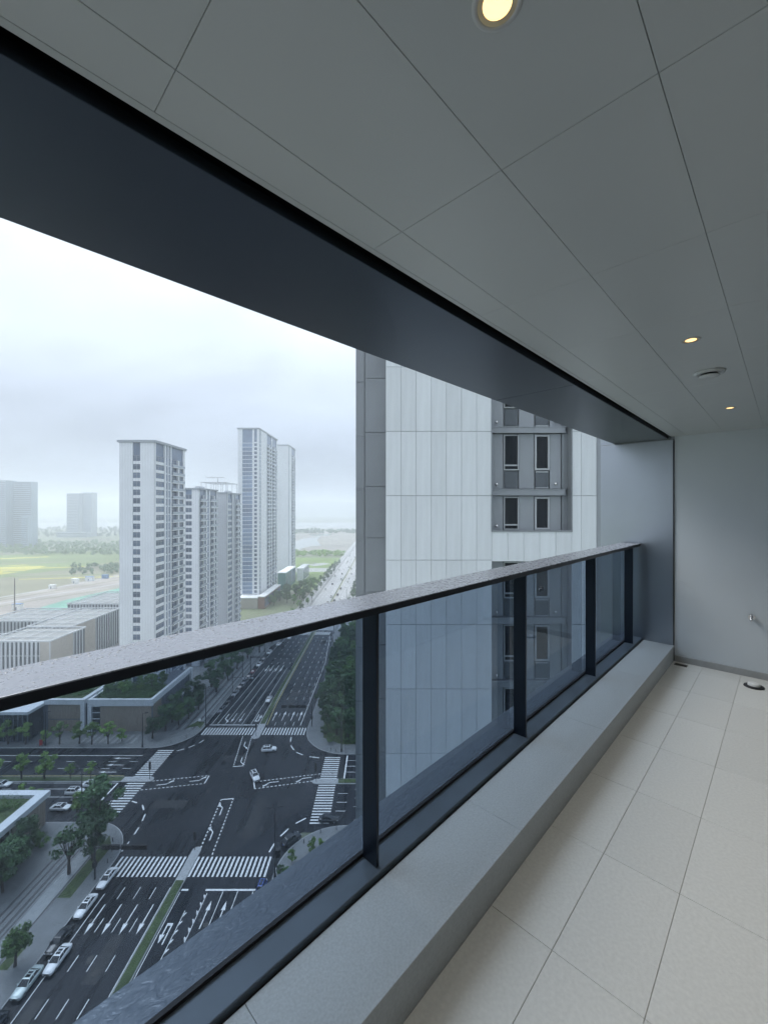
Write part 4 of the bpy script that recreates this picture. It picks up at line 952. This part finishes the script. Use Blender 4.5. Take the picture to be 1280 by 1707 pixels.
m = MB(); m.box(XL, XR, .0, .06, ZBm, joints[-1]-.01); m.box(XR, XR+2.5, -.02, .06, ZBm, joints[-1]-.01); m.build('lower_wall', M_panel, nb)
# grey return standing farther back on the left
gz = [H+(HOR-y)*24.3/F for y in (637-265, 637-177, 637-88.5, 637, 727, 817, 902, 992, 1080, 1169, 1258, 1347, 1436)]
for a, b in zip(gz, gz[1:]):
    panel('grey_panel', M_gpan2, X(593, 24.3), X(607.5, 24.3), b, a, 4.30, gx=.012, gz=.014); panel('grey_panel', M_gpan2, X(608.5, 24.3), X(643, 24.3)+.2, b+.2, a+.2, 4.22, gx=.012, gz=.014)
m = MB(); m.box(X(593, 24.3), X(643, 24.3)+.2, 4.30, 4.35, ZBm, gz[-1]); m.build('lower_wall', M_gpan2, nb)
# window bay: grey panels, bands, two windows a storey, small round caps
cols = [BL, X(843.5), X(870), X(896), X(922.5), BR-.30, BR]
def bay_storey(zb, zt, tall):
    for a, b in ((0, 1), (2, 3), (4, 5)): panel('bay_panel', M_gpan, cols[a], cols[b], zb, zt, .5, gx=.01)
    panel('bay_return', M_gpan2, cols[5], cols[6], zb, zt, .42, gx=.012)
    for a, right in ((1, False), (3, True)):
        x0, x1 = cols[a]+.02, cols[a+1]-.02
        w = MB(); w.box(x0, x1, .585, .6, zb+.02, zt-.02); w = w.build('window_recess', M_gpan2, nb)
        zs = zb+.92 if tall else zb+.04
        fr = MB(); f = .085 if right else .045
        fr.box(x0, x1, .44, .57, zs, zs+f); fr.box(x0, x1, .44, .57, zt-.06-f, zt-.06); fr.box(x0, x0+f, .441, .57, zs+f+.001, zt-.061-f); fr.box(x1-f, x1, .441, .57, zs+f+.001, zt-.061-f)
        if not right: fr.box(x0+f, x1-f, .45, .56, zs+.20, zs+.27)
        fr = fr.build('window', M_wframe, nb)
        p = MB(); p.box(x0+f+.002, x1-f-.002, .50, .512, zs+f+.002, zt-.062-f); p.build('pane', M_wglass, fr)
        if tall:
            p = MB(); p.box(x0+.05, x1-.05, .5, .52, zb+.06, zs-.05); p.build('spandrel_pane', mat('grey_spandrel_glass', (.10, .115, .13), .15, spec=.7), nb)
            if right:
                p = MB(); p.box(x0+.05, x1-.05, .475, .499, zb+.03, zb+.07); p.box(x0+.05, x1-.05, .475, .499, zs-.12, zs-.06); p.build('spandrel_trim', M_wframe, nb)
    for c in ((cols[1]-.34, zb+.22),) + (((cols[5]-.28, zb+.24),) if tall else ()):
        q = MB(); q.ball((0, 0, 0), .075, 12, 8); q.tube((0, 0, 0), (0, .06, 0), .07, .07, 12); o = q.build('vent_cap', M_chrome, nb, smooth=True); o.location = (c[0], .455, c[1])
def bay_band(zb, zt):
    q = MB(); q.box(BL+.02, BR-.16, .34, .60, zb+.04, zt-.04); q.box(BL+.02, BR-.12, .31, .60, zb, zb+.039); q.box(BL+.02, BR-.12, .31, .60, zt-.039, zt); q.build('bay_band', M_gpan, nb)
zz = lambda py: H+(HOR-py)*k20
st = [(885, 826, False), (814, 720, True), (708, 613, True), (601, 507, True)]
bd = [(825.5, 814.5), (719.5, 708.5), (612.5, 601.5)]
for rep in range(-1, 4):
    dz = -rep*FH*3.0
    if rep == 0:
        for a, b, t in st[:3]: bay_storey(zz(a), zz(b), t)
        for a, b in bd[:2]: bay_band(zz(a), zz(b))
    elif rep == -1:
        bay_storey(zz(601), zz(507), True); bay_band(zz(612.5), zz(601.5)); bay_band(zz(506.5), zz(495.5)); bay_storey(zz(495), zz(400), True)
# lower bay behind the glass: starts under the white strip
zt0 = zz(936)
for k in range(5):
    z1 = zt0-FH*k; bay_storey(z1-FH+.32, z1-.02, True); bay_band(z1-FH, z1-FH+.30)
m = MB(); m.box(BL, BR, .06, .62, ZBm, zt0-5*FH-.01); m.build('lower_wall', M_panel, nb)
n5 = 5; w5 = (BR-BL)/n5
for i in range(n5): panel('facade_panel', M_panel, BL+w5*i, BL+w5*(i+1), zt0, zz(885.5), 0, .2)
m = MB(); m.box(BL, BR, .2, .62, zt0, zz(885.5)); m.build('bay_sill', M_joint, nb)
m = MB(); m.box(BL-.03, BR+.03, -.03, .1, zz(886.5), zz(884)); m.build('bay_trim', M_gpan2, nb)
m = MB(); m.box(BL-.03, BL+.015, -.03, .5, zz(884)+.001, ZT); m.box(BR-.015, BR+.03, -.03, .5, zz(884)+.001, ZT); m.build('bay_trim', M_gpan2, nb)

# ------------------------------------------------------------------ cars
M_cglass = mat('car_glass', (.010, .013, .018), .06, spec=.8); M_tyre = mat('tyre', (.014, .014, .015), .8); M_rim = mat('wheel_rim', (.45, .46, .48), .3, metal=.8)
M_lamp = mat('headlamp_glass', (.65, .68, .70), .1, spec=.8); M_tail = mat('tail_lamp', (.22, .012, .012), .2); M_plate = mat('number_plate', (.05, .14, .40), .5); M_trimb = mat('black_trim', (.015, .015, .017), .5)
CP = {'white': mat('car_paint_white', (.86, .87, .87), .25, coat=.6), 'pale': mat('car_paint_pale_green_silver', (.56, .64, .62), .28, coat=.6, metal=.2), 'black': mat('car_paint_black', (.012, .013, .016), .18, coat=.8),
      'grey': mat('car_paint_grey', (.20, .21, .23), .28, coat=.6, metal=.3), 'blue': mat('car_paint_blue', (.03, .08, .32), .3, coat=.6), 'silver': mat('car_paint_silver', (.42, .44, .46), .28, coat=.5, metal=.4), 'red': mat('car_paint_dark_red', (.12, .02, .025), .3, coat=.5)}
def car_meshes(kind):
    if kind == 'suv': Ln, Wd, Ht, belt, hood = 4.7, 1.90, 1.68, 1.08, 1.02; A = (-.95, -.30, 1.55, 2.12)
    elif kind == 'mini': Ln, Wd, Ht, belt, hood = 3.0, 1.50, 1.62, .98, .92; A = (-1.05, -.55, 1.15, 1.38)
    else: Ln, Wd, Ht, belt, hood = 4.85, 1.86, 1.46, .96, .88; A = (-1.05, -.25, 1.05, 1.75)
    hl = Ln/2; w = Wd/2; x = [-hl, -hl+.12, -hl+.5, A[0]-.05, A[0]+.4, A[2], A[3], hl-.35, hl-.08, hl]
    zt = [.62, .74, hood-.05, hood+.03, belt, belt+.02, belt+.02 if kind == 'suv' else belt, belt-.04 if kind != 'suv' else belt, belt-.1, belt-.22]
    ws = [w*.72, w*.86, w*.96, w, w, w, w, w*.97, w*.9, w*.78]
    zb = [.34, .24, .2, .2, .2, .2, .2, .2, .26, .38]
    m = MB(); rings = []
    for i in range(len(x)):
        W0 = ws[i]; top = zt[i]; b = zb[i]
        sec = [(-W0*.9, b), (-W0, b+.14), (-W0, (b+top)*.5+.06), (-W0*.95, top-.07), (-W0*.82, top), (0, top+.035), (W0*.82, top), (W0*.95, top-.07), (W0, (b+top)*.5+.06), (W0, b+.14), (W0*.9, b)]
        rings.append([len(m.v)+j for j in range(len(sec))]); m.v += [(x[i], y, z) for y, z in sec]
    for a, b in zip(rings, rings[1:]):
        for j in range(len(a)):
            q = (j+1) % len(a); m.f.append((a[j], a[q], b[q], b[j])); m.m.append(0)
    m.f.append(tuple(rings[0])); m.f.append(tuple(reversed(rings[-1]))); m.m += [0, 0]
    gb, gr = w*.86, w*.66; zr = Ht-.05; zb0 = belt-.02
    a0, a1, a2, a3 = A
    c = [(a0, zb0, gb), (a1, zr, gr), (a2, zr-.02, gr), (a3, zb0, gb)]
    g = MB()
    lf = [(p[0], -p[2], p[1]) for p in c]; rt = [(p[0], p[2], p[1]) for p in c]
    ws_ = [lf[0], rt[0], rt[1], lf[1]]; rw = [lf[2], rt[2], rt[3], lf[3]]
    g.poly(ws_[::-1]); g.poly(rw[::-1]); g.poly(lf); g.poly(rt[::-1])
    roof = MB(); rp = [(a1-.06, -gr, zr), (a1-.06, gr, zr), (a2+.05, gr, zr-.02), (a2+.05, -gr, zr-.02)]; xm = (a1+a2)/2
    top = [(a1+.05, -gr*.85, Ht-.012), (a1+.05, gr*.85, Ht-.012), (xm, gr*.85, Ht), (xm, -gr*.85, Ht), (a2-.1, gr*.85, Ht-.03), (a2-.1, -gr*.85, Ht-.03)]
    roof.poly([top[0], top[3], top[2], top[1]]); roof.poly([top[3], top[5], top[4], top[2]])
    roof.poly([rp[0], top[0], top[1], rp[1]]); roof.poly([rp[2], top[4], top[5], rp[3]])
    roof.poly([rp[0], rp[3], top[5], top[3], top[0]]); roof.poly([rp[1], top[1], top[2], top[4], rp[2]])
    for s in (-1, 1):
        for (p, q, r) in (((a0, s*gb, zb0), (a1, s*gr, zr), .045), ((a3, s*gb, zb0), (a2, s*gr, zr-.02), .06), ((xm-.02, s*(gb+.006), zb0), (xm-.02, s*(gr+.006), zr), .04)): roof.tube(p, q, r, r, 5)
    sun_ = MB(); sun_.quad((a1+.16, -gr*.6, Ht+.004), (xm-.05, -gr*.6, Ht+.012), (xm-.05, gr*.6, Ht+.012), (a1+.16, gr*.6, Ht+.004))
    sun_.quad((xm+.05, -gr*.6, Ht+.012), (a2-.22, -gr*.6, Ht-.008), (a2-.22, gr*.6, Ht-.008), (xm+.05, gr*.6, Ht+.012))
    tyre = MB(); r = .33 if kind != 'suv' else .36; 
    if kind == 'mini': r = .27
    tyre.tube((0, -.11, 0), (0, .11, 0), r, r, 16); rim = MB(); rim.tube((0, -.115, 0), (0, .115, 0), r*.64, r*.64, 12)
    wx = (-hl+.88 if kind != 'mini' else -hl+.5, hl-.95 if kind != 'mini' else hl-.5)
    hd = MB(); hd.box(-hl+.03, -hl+.26, -.17, .17, .60, .72); tl = MB(); tl.box(hl-.2, hl-.02, -.2, .2, belt-.34, belt-.2)
    mir = MB(); mir.box(a0+.28, a0+.42, -.09, .09, belt-.02, belt+.12)
    grille = MB(); grille.box(-hl-.012, -hl+.05, -.42, .42, .40, .56)
    pl = MB(); pl.box(hl-.006, hl+.012, -.22, .22, .55, .66)
    return dict(body=m, roof=roof, glass=g, sunroof=sun_, tyre=tyre, rim=rim, wx=wx, wy=w-.12, r=r, head=hd, tail=tl, hy=w*.62, mirror=mir, my=w+.05, grille=grille, plate=pl)
CM = {}
def car(kind, colour, x, y, heading, label, group=None, z=.0):
    """heading: direction the nose points, degrees from +Y clockwise"""
    if kind not in CM:
        d = car_meshes(kind); d2 = {}
        for nme, mt in (('glass', M_cglass), ('sunroof', M_cglass), ('tyre', M_tyre), ('rim', M_rim), ('head', M_lamp), ('tail', M_tail), ('grille', M_trimb), ('plate', M_plate)): d2[nme] = d[nme].mesh(nme, mt)
        d['m'] = d2; CM[kind] = d
    d = CM[kind]; M2 = d['m']; cp = CP[colour]
    cm = {n: cached(('car', kind, colour, n), lambda n=n: d[n].mesh(n, cp)) for n in ('body', 'roof', 'mirror')}
    for n in ('body',):
        cm[n].polygons.foreach_set('use_smooth', [True]*len(cm[n].polygons))
    rz = R(-heading) - PI/2          # nose is local -x
    e = empty('parked_car' if group and 'parked' in group else 'car', (x, y, z), rz, label, 'car', group)
    link_mesh('body', cm['body'], e); r = link_mesh('roof', cm['roof'], e); link_mesh('sunroof', M2['sunroof'], r); link_mesh('windows', M2['glass'], e)
    for sx in d['wx']:
        for sy in (-1, 1):
            w = link_mesh('wheel', M2['tyre'], e, (sx, sy*d['wy'], d['r'])); link_mesh('rim', M2['rim'], w)
    for sy in (-1, 1):
        link_mesh('headlight', M2['head'], e, (0, sy*d['hy'], 0)); link_mesh('taillight', M2['tail'], e, (0, sy*d['hy'], 0)); link_mesh('mirror', cm['mirror'], e, (0, sy*d['my'], 0))
    link_mesh('grille', M2['grille'], e); link_mesh('number_plate', M2['plate'], e)
    return e
car('suv', 'white', -36.9, 133.6, 84, 'white off-road car turning just past the far zebra crossing')
car('suv', 'white', -37.3, 120.2, 148, 'white car turning across the middle of the junction by the dashed bay')
car('suv', 'white', -84.4, 113.6, 90, 'white car with roof rails waiting behind the stop line of the side street')
car('suv', 'white', -78.6, 114.0, 90, 'white car first at the stop line of the side street', z=0)
car('sedan', 'white', -82.0, 116.8, 90, 'white car in the lane beside the side street median')
car('sedan', 'black', -80.6, 110.6, 90, 'dark car in the kerb lane of the side street half behind the corner tree')
car('sedan', 'white', -83.6, 107.6, 90, 'white car at the kerb of the side street behind a light green tree')
car('sedan', 'white', -107, 116.6, 90, 'white car far along the side street behind the median trees')
car('sedan', 'black', -13.8, 103.6, 92, 'black car standing across the end of the right hand zebra crossing')
car('suv', 'black', -21.6, 97.2, 42, 'black off-road car rounding the paved corner')
car('mini', 'blue', -25.0, 85.2, 4, 'small blue car at the end of the stop line below the zebra crossing')
for args in (('sedan', 'white', -57.9, 87.0, 'white saloon parked nose down at the end of the near zebra crossing'), ('sedan', 'white', -58.0, 80.9, 'white saloon parked second behind the zebra crossing at the near kerb'), ('sedan', 'black', -58.2, 74.4, 'black saloon parked between white cars at the near kerb'),
             ('sedan', 'white', -56.0, 71.4, 'white saloon straddling the lane line beside the black parked car'), ('sedan', 'pale', -58.2, 67.9, 'pale silver green saloon parked at the near kerb'), ('sedan', 'black', -58.3, 61.6, 'dark saloon parked behind the pale silver green one')):
    car(args[0], args[1], args[2], args[3], 180, args[4], 'cars parked along the near kerb')
car('sedan', 'white', -46.6, 168.5, 181, 'white saloon driving down the far road beside the planted median')
for k, (kind, c, y) in enumerate((('sedan', 'grey', 160.0), ('sedan', 'black', 168.2), ('sedan', 'silver', 174), ('sedan', 'black', 179.5), ('suv', 'grey', 185.2), ('sedan', 'black', 191), ('sedan', 'red', 197), ('suv', 'white', 206), ('sedan', 'grey', 214), ('suv', 'white', 223.5))):
    lab = {0: 'grey saloon parked nearest the zebra on the far road', 2: 'silver saloon parked on the far road among dark cars', 6: 'dark red saloon parked on the far road', 7: 'white off-road car parked at the gantry of the far road', 9: 'white off-road car parked beyond the gantry of the far road'}.get(k, 'dark car in the row parked along the far road')
    car(kind, c, -62.4+.012*(y-160), y, 180, lab, 'cars parked along the far road')
car('sedan', 'white', -59.9, 237, 185, 'white saloon in the tapering lane of the far road'); car('sedan', 'white', -56.6, 249, 184, 'white saloon close to the far crossing of the avenue')
car('sedan', 'black', -35.2, 244, 0, 'dark saloon driving away up the far road')
ar = random.Random(8)
for k in range(34):
    lft = k % 2 == 0; y = 280+ar.uniform(0, 16)+k*13
    x = ar.choice((-55.8, -52.6, -49.4, -46.3)) if lft else ar.choice((-41.6, -38.2, -34.6))
    car(ar.choice(('sedan', 'suv')), ar.choice(('white', 'white', 'silver', 'grey', 'black')), x, y, 180 if lft else 0, 'small distant car on the far avenue', 'distant cars on the avenue')

# ------------------------------------------------------------------ street furniture
M_pole = mat('dark_pole_paint', (.018, .020, .024), .5); M_sig = mat('signal_housing', (.008, .008, .009), .5); M_sign = mat('white_sign', (.65, .67, .68), .5)
def lamp_post(x, y, h, arms, label, group='street lamps', rz=0):
    e = empty('street_lamp', (x, y, .15), rz, label, 'street lamp', group)
    m = MB(); m.tube((0, 0, 0), (0, 0, h), .17, .09, 10); m.tube((0, 0, 0), (0, 0, .9), .26, .24, 10); m.build('pole', M_pole, e)
    for s in arms:
        m = MB(); m.tube((0, 0, h-.25), (s*1.5, 0, h+.15), .06, .05, 6); a = m.build('arm', M_pole, e)
        m = MB(); m.prism([(s*1.3-.45, -.16), (s*1.3+.55, -.16), (s*1.3+.55, .16), (s*1.3-.45, .16)], h+.16, h+.30); m.build('lamp_head', M_pole, a)
    return e
lamp_post(-22.9, 87.3, 15.0, (-1, 1), 'tall twin headed lamp post at the end of the near zebra crossing')
lamp_post(-63.8, 149.0, 13.6, (1,), 'tall lamp post at the left end of the far zebra crossing')
lamp_post(-78.6, 132.4+3, 11.0, (1,), 'lamp post on the kerb before the wood clad podium')
lamp_post(-111, 136.4, 11.0, (1,), 'lamp post with a red notice before the dark glass podium')
lamp_post(-74.2, 102.2, 14.0, (-1, 1), 'tall lamp post behind the dense corner tree')
lamp_post(-13.6, 133.0, 13.6, (1,), 'lamp post on the corner lawn before the dense wood')
lamp_post(-4.4, 102.6-4, 12, (-1,), 'lamp post on the paved corner beside the black car')
for y in (190, 225, 260, 300, 345): lamp_post(-64.6 if y < 240 else -59.5, y, 12, (1,), 'lamp post along the parked row of the far road', 'far road lamps left')
for y in (175, 215, 258, 300, 345): lamp_post(-26.4 if y < 240 else -31, y, 12, (-1,), 'lamp post along the wood side of the far road', 'far road lamps right')
def signal_mast(x, y, h, L_, heads, label):
    e = empty('traffic_signal', (x, y, .15), 0, label, 'traffic signal', 'traffic signal masts')
    m = MB(); m.tube((0, 0, 0), (0, 0, h+.4), .18, .13, 10); m.build('pole', M_pole, e)
    m = MB(); m.tube((0, 0, h), (L_, 0, h+.1), .13, .08, 8); m.build('arm', M_pole, e)
    for f, w in heads:
        hd = MB(); cx = L_*f; hd.box(cx-w/2, cx+w/2, -.2, .16, h-.32, h+.62); hd = hd.build('signal_head', M_sig, e)
        n = max(1, int(w/.55)); q = MB()
        for i in range(n): q.tube((cx-w/2+w*(i+.5)/n, -.2, h+.15), (cx-w/2+w*(i+.5)/n, -.42, h+.15), .2, .2, 10)
        q.build('visor', M_sig, hd)
    m = MB(); m.box(-.35, .35, -.3, .3, 2.6, 3.7); m.build('signal_box', M_sig, e); return e
signal_mast(-60.6, 87.2, 6.6, 10.8, ((.22, 1.7), (.40, 1.7), (.62, 2.2), (.88, 2.9)), 'dark signal mast with heads over the near zebra crossing from the tree corner')
signal_mast(-25.7, 148.2, 7.0, -10.9, ((.28, 1.9), (.45, 1.6), (.66, 2.2), (.92, 1.7)), 'signal mast reaching over the far road from the wood corner')
e = empty('traffic_signal', (-23.0, 89.5, .15), 0, 'dark signal post with boxes beside the twin headed lamp', 'traffic signal')
m = MB(); m.tube((0, 0, 0), (0, 0, 4.2), .1, .1, 8); m.build('pole', M_pole, e); m = MB(); m.box(-.7, .7, -.4, .4, 2.9, 4.4); m.build('signal_head', M_sig, e)
e = empty('sign_gantry', (-63.0, 173, .15), 0, 'sign mast with small white signs reaching over the parked cars', 'sign mast')
m = MB(); m.tube((0, 0, 0), (0, 0, 11), .16, .1, 8); m.build('pole', M_pole, e); m = MB(); m.tube((0, 0, 7.4), (9, 0, 7.5), .12, .08, 8); m.build('arm', M_pole, e)
for k in range(4):
    m = MB(); m.box(4+1.3*k, 4.9+1.3*k, -.12, -.08, 7.0, 7.4); m.build('sign_plate', M_sign, e)
e = empty('sign_gantry', (-63.5, 198, .15), 0, 'dark portal gantry spanning the left carriageway of the far road', 'gantry')
for x in (0, 19.3):
    m = MB(); m.tube((x, 0, 0), (x, 0, 7.2), .2, .16, 8); m.build('pole', M_pole, e)
m = MB(); m.box(0, 19.3, -.12, .12, 6.5, 6.75); m.box(0, 19.3, -.12, .12, 7.2, 7.4); m.build('beam', M_pole, e)
for x, y, h in ((-43.0, 94.6, 4.3), (-19.4, 118.5, 5.2), (-67.2, 119.4, 4.9), (-43.6, 141.8, 4.2)):
    e = empty('pedestrian_signal', (x, y, .16), 0, {-43.0: 'pedestrian signal on the rounded tip of the near median', -19.4: 'pedestrian signal on the median tip at the right zebra crossing', -67.2: 'pedestrian signal on the side street median tip at the left zebra crossing', -43.6: 'pedestrian signal on the median island of the far zebra crossing'}[x], 'traffic signal', 'pedestrian signals')
    m = MB(); m.tube((0, 0, 0), (0, 0, h*.62), .07, .07, 8); m.build('pole', M_pole, e); m = MB(); m.box(-.24, .24, -.18, .18, h*.55, h); m.build('signal_head', M_sig, e)
for x, y in ((-20.6, 94.3), (-18.6, 96.6), (-22.6, 89.4), (-15.2, 99.6), (-11.5, 100.6), (-17, 133.4), (-15.4, 132.9), (-61.6, 94.2), (-60.6, 91.2), (-63.4, 97.2), (-67, 141), (-70.5, 137.8)):
    e = empty('bollard', (x, y, .15), 0, 'short dark bollard on the corner pavement', 'bollard', 'bollards at the junction corners')
    m = MB(); m.lathe([(.12, 0), (.12, .1), (.09, .12), (.09, .75), (.11, .78), (.10, .86), (.0001, .9)], n=10); m.build('shaft', M_pole, e)
for x, y, lab in ((-66.2, 149.4, 'white globe lamp on the lawn by the far zebra crossing'), (-12.6, 143.5, 'white globe lamp among the trees behind the corner lawn')):
    e = empty('garden_lamp', (x, y, .16), 0, lab, 'garden lamp'); m = MB(); m.tube((0, 0, 0), (0, 0, 1.2), .06, .06, 8); m.build('post', M_pole, e); m = MB(); m.ball((0, 0, 1.65), .48, 14, 10); m.build('globe', M_white, e, smooth=True)
e = empty('notice_stand', (-112, 135.8, .15), 0, 'small red notice stand on the pavement before the dark glass podium', 'sign'); m = MB(); m.box(-.5, .5, -.05, .05, .4, 2.2); m.build('board', mat('red_board', (.45, .04, .04), .5), e); m = MB(); m.box(-.45, -.35, -.1, .1, 0, .399); m.box(.35, .45, -.1, .1, 0, .399); m.build('feet', M_pole, e)
e = empty('gate_pillar', (-6.6, 101.0-1.2, .15), 0, 'white pillar with a cap on the paved corner by the black car', 'pillar'); m = MB(); m.box(-.45, .45, -.45, .45, 0, 2.4); m.build('shaft', M_white, e); m = MB(); m.box(-.6, .6, -.6, .6, 2.401, 2.6); m.build('cap', M_white, e)
# bicycles at the rack
def bicycle(x, y, rz):
    e = empty('bicycle', (x, y, .15), rz, 'parked bicycle at the kerb beside the grey saloon', 'bicycle', 'bicycles parked on the far pavement')
    for sx in (-.52, .52):
        m = MB()
        for i in range(14):
            a, b = math.tau*i/14, math.tau*(i+1)/14; m.tube((sx+.33*math.cos(a), 0, .34+.33*math.sin(a)), (sx+.33*math.cos(b), 0, .34+.33*math.sin(b)), .03, .03, 4)
        m.build('wheel', M_tyre, e)
    m = MB(); m.tube((-.52, 0, .34), (-.2, 0, .8), .03, .03, 5); m.tube((-.2, 0, .8), (.4, 0, .84), .03, .03, 5); m.tube((.4, 0, .84), (.52, 0, .34), .03, .03, 5); m.tube((-.2, 0, .8), (.05, 0, .32), .03, .03, 5); m.tube((.05, 0, .32), (.4, 0, .84), .03, .03, 5); m.build('frame', CP['grey'], e)
    m = MB(); m.box(-.34, -.1, -.08, .08, .88, .95); m.build('saddle', M_tyre, e); m = MB(); m.tube((.38, -.28, 1.0), (.38, .28, 1.0), .025, .025, 5); m.tube((.4, 0, .84), (.38, 0, 1.0), .025, .025, 5); m.build('handlebar', M_pole, e)
for k in range(5): bicycle(-64.7, 152.2+.75*k, .25)

# ------------------------------------------------------------------ haze
m = MB(); m.box(-9050, 9050, -650, 7050, -2.5, 172)
hz_ = stuff(m.build('haze', M_white)); hm = bpy.data.materials.new('haze_air'); hm.use_nodes = True; t = hm.node_tree; t.nodes.clear()
o = N(t, 'ShaderNodeOutputMaterial'); v = N(t, 'ShaderNodeVolumePrincipled'); v.inputs['Color'].default_value = (.90, .95, 1.0, 1); v.inputs['Density'].default_value = .00066; v.inputs['Anisotropy'].default_value = .55
L(t, v.outputs[0], o.inputs['Volume']); hz_.data.materials.clear(); hz_.data.materials.append(hm)
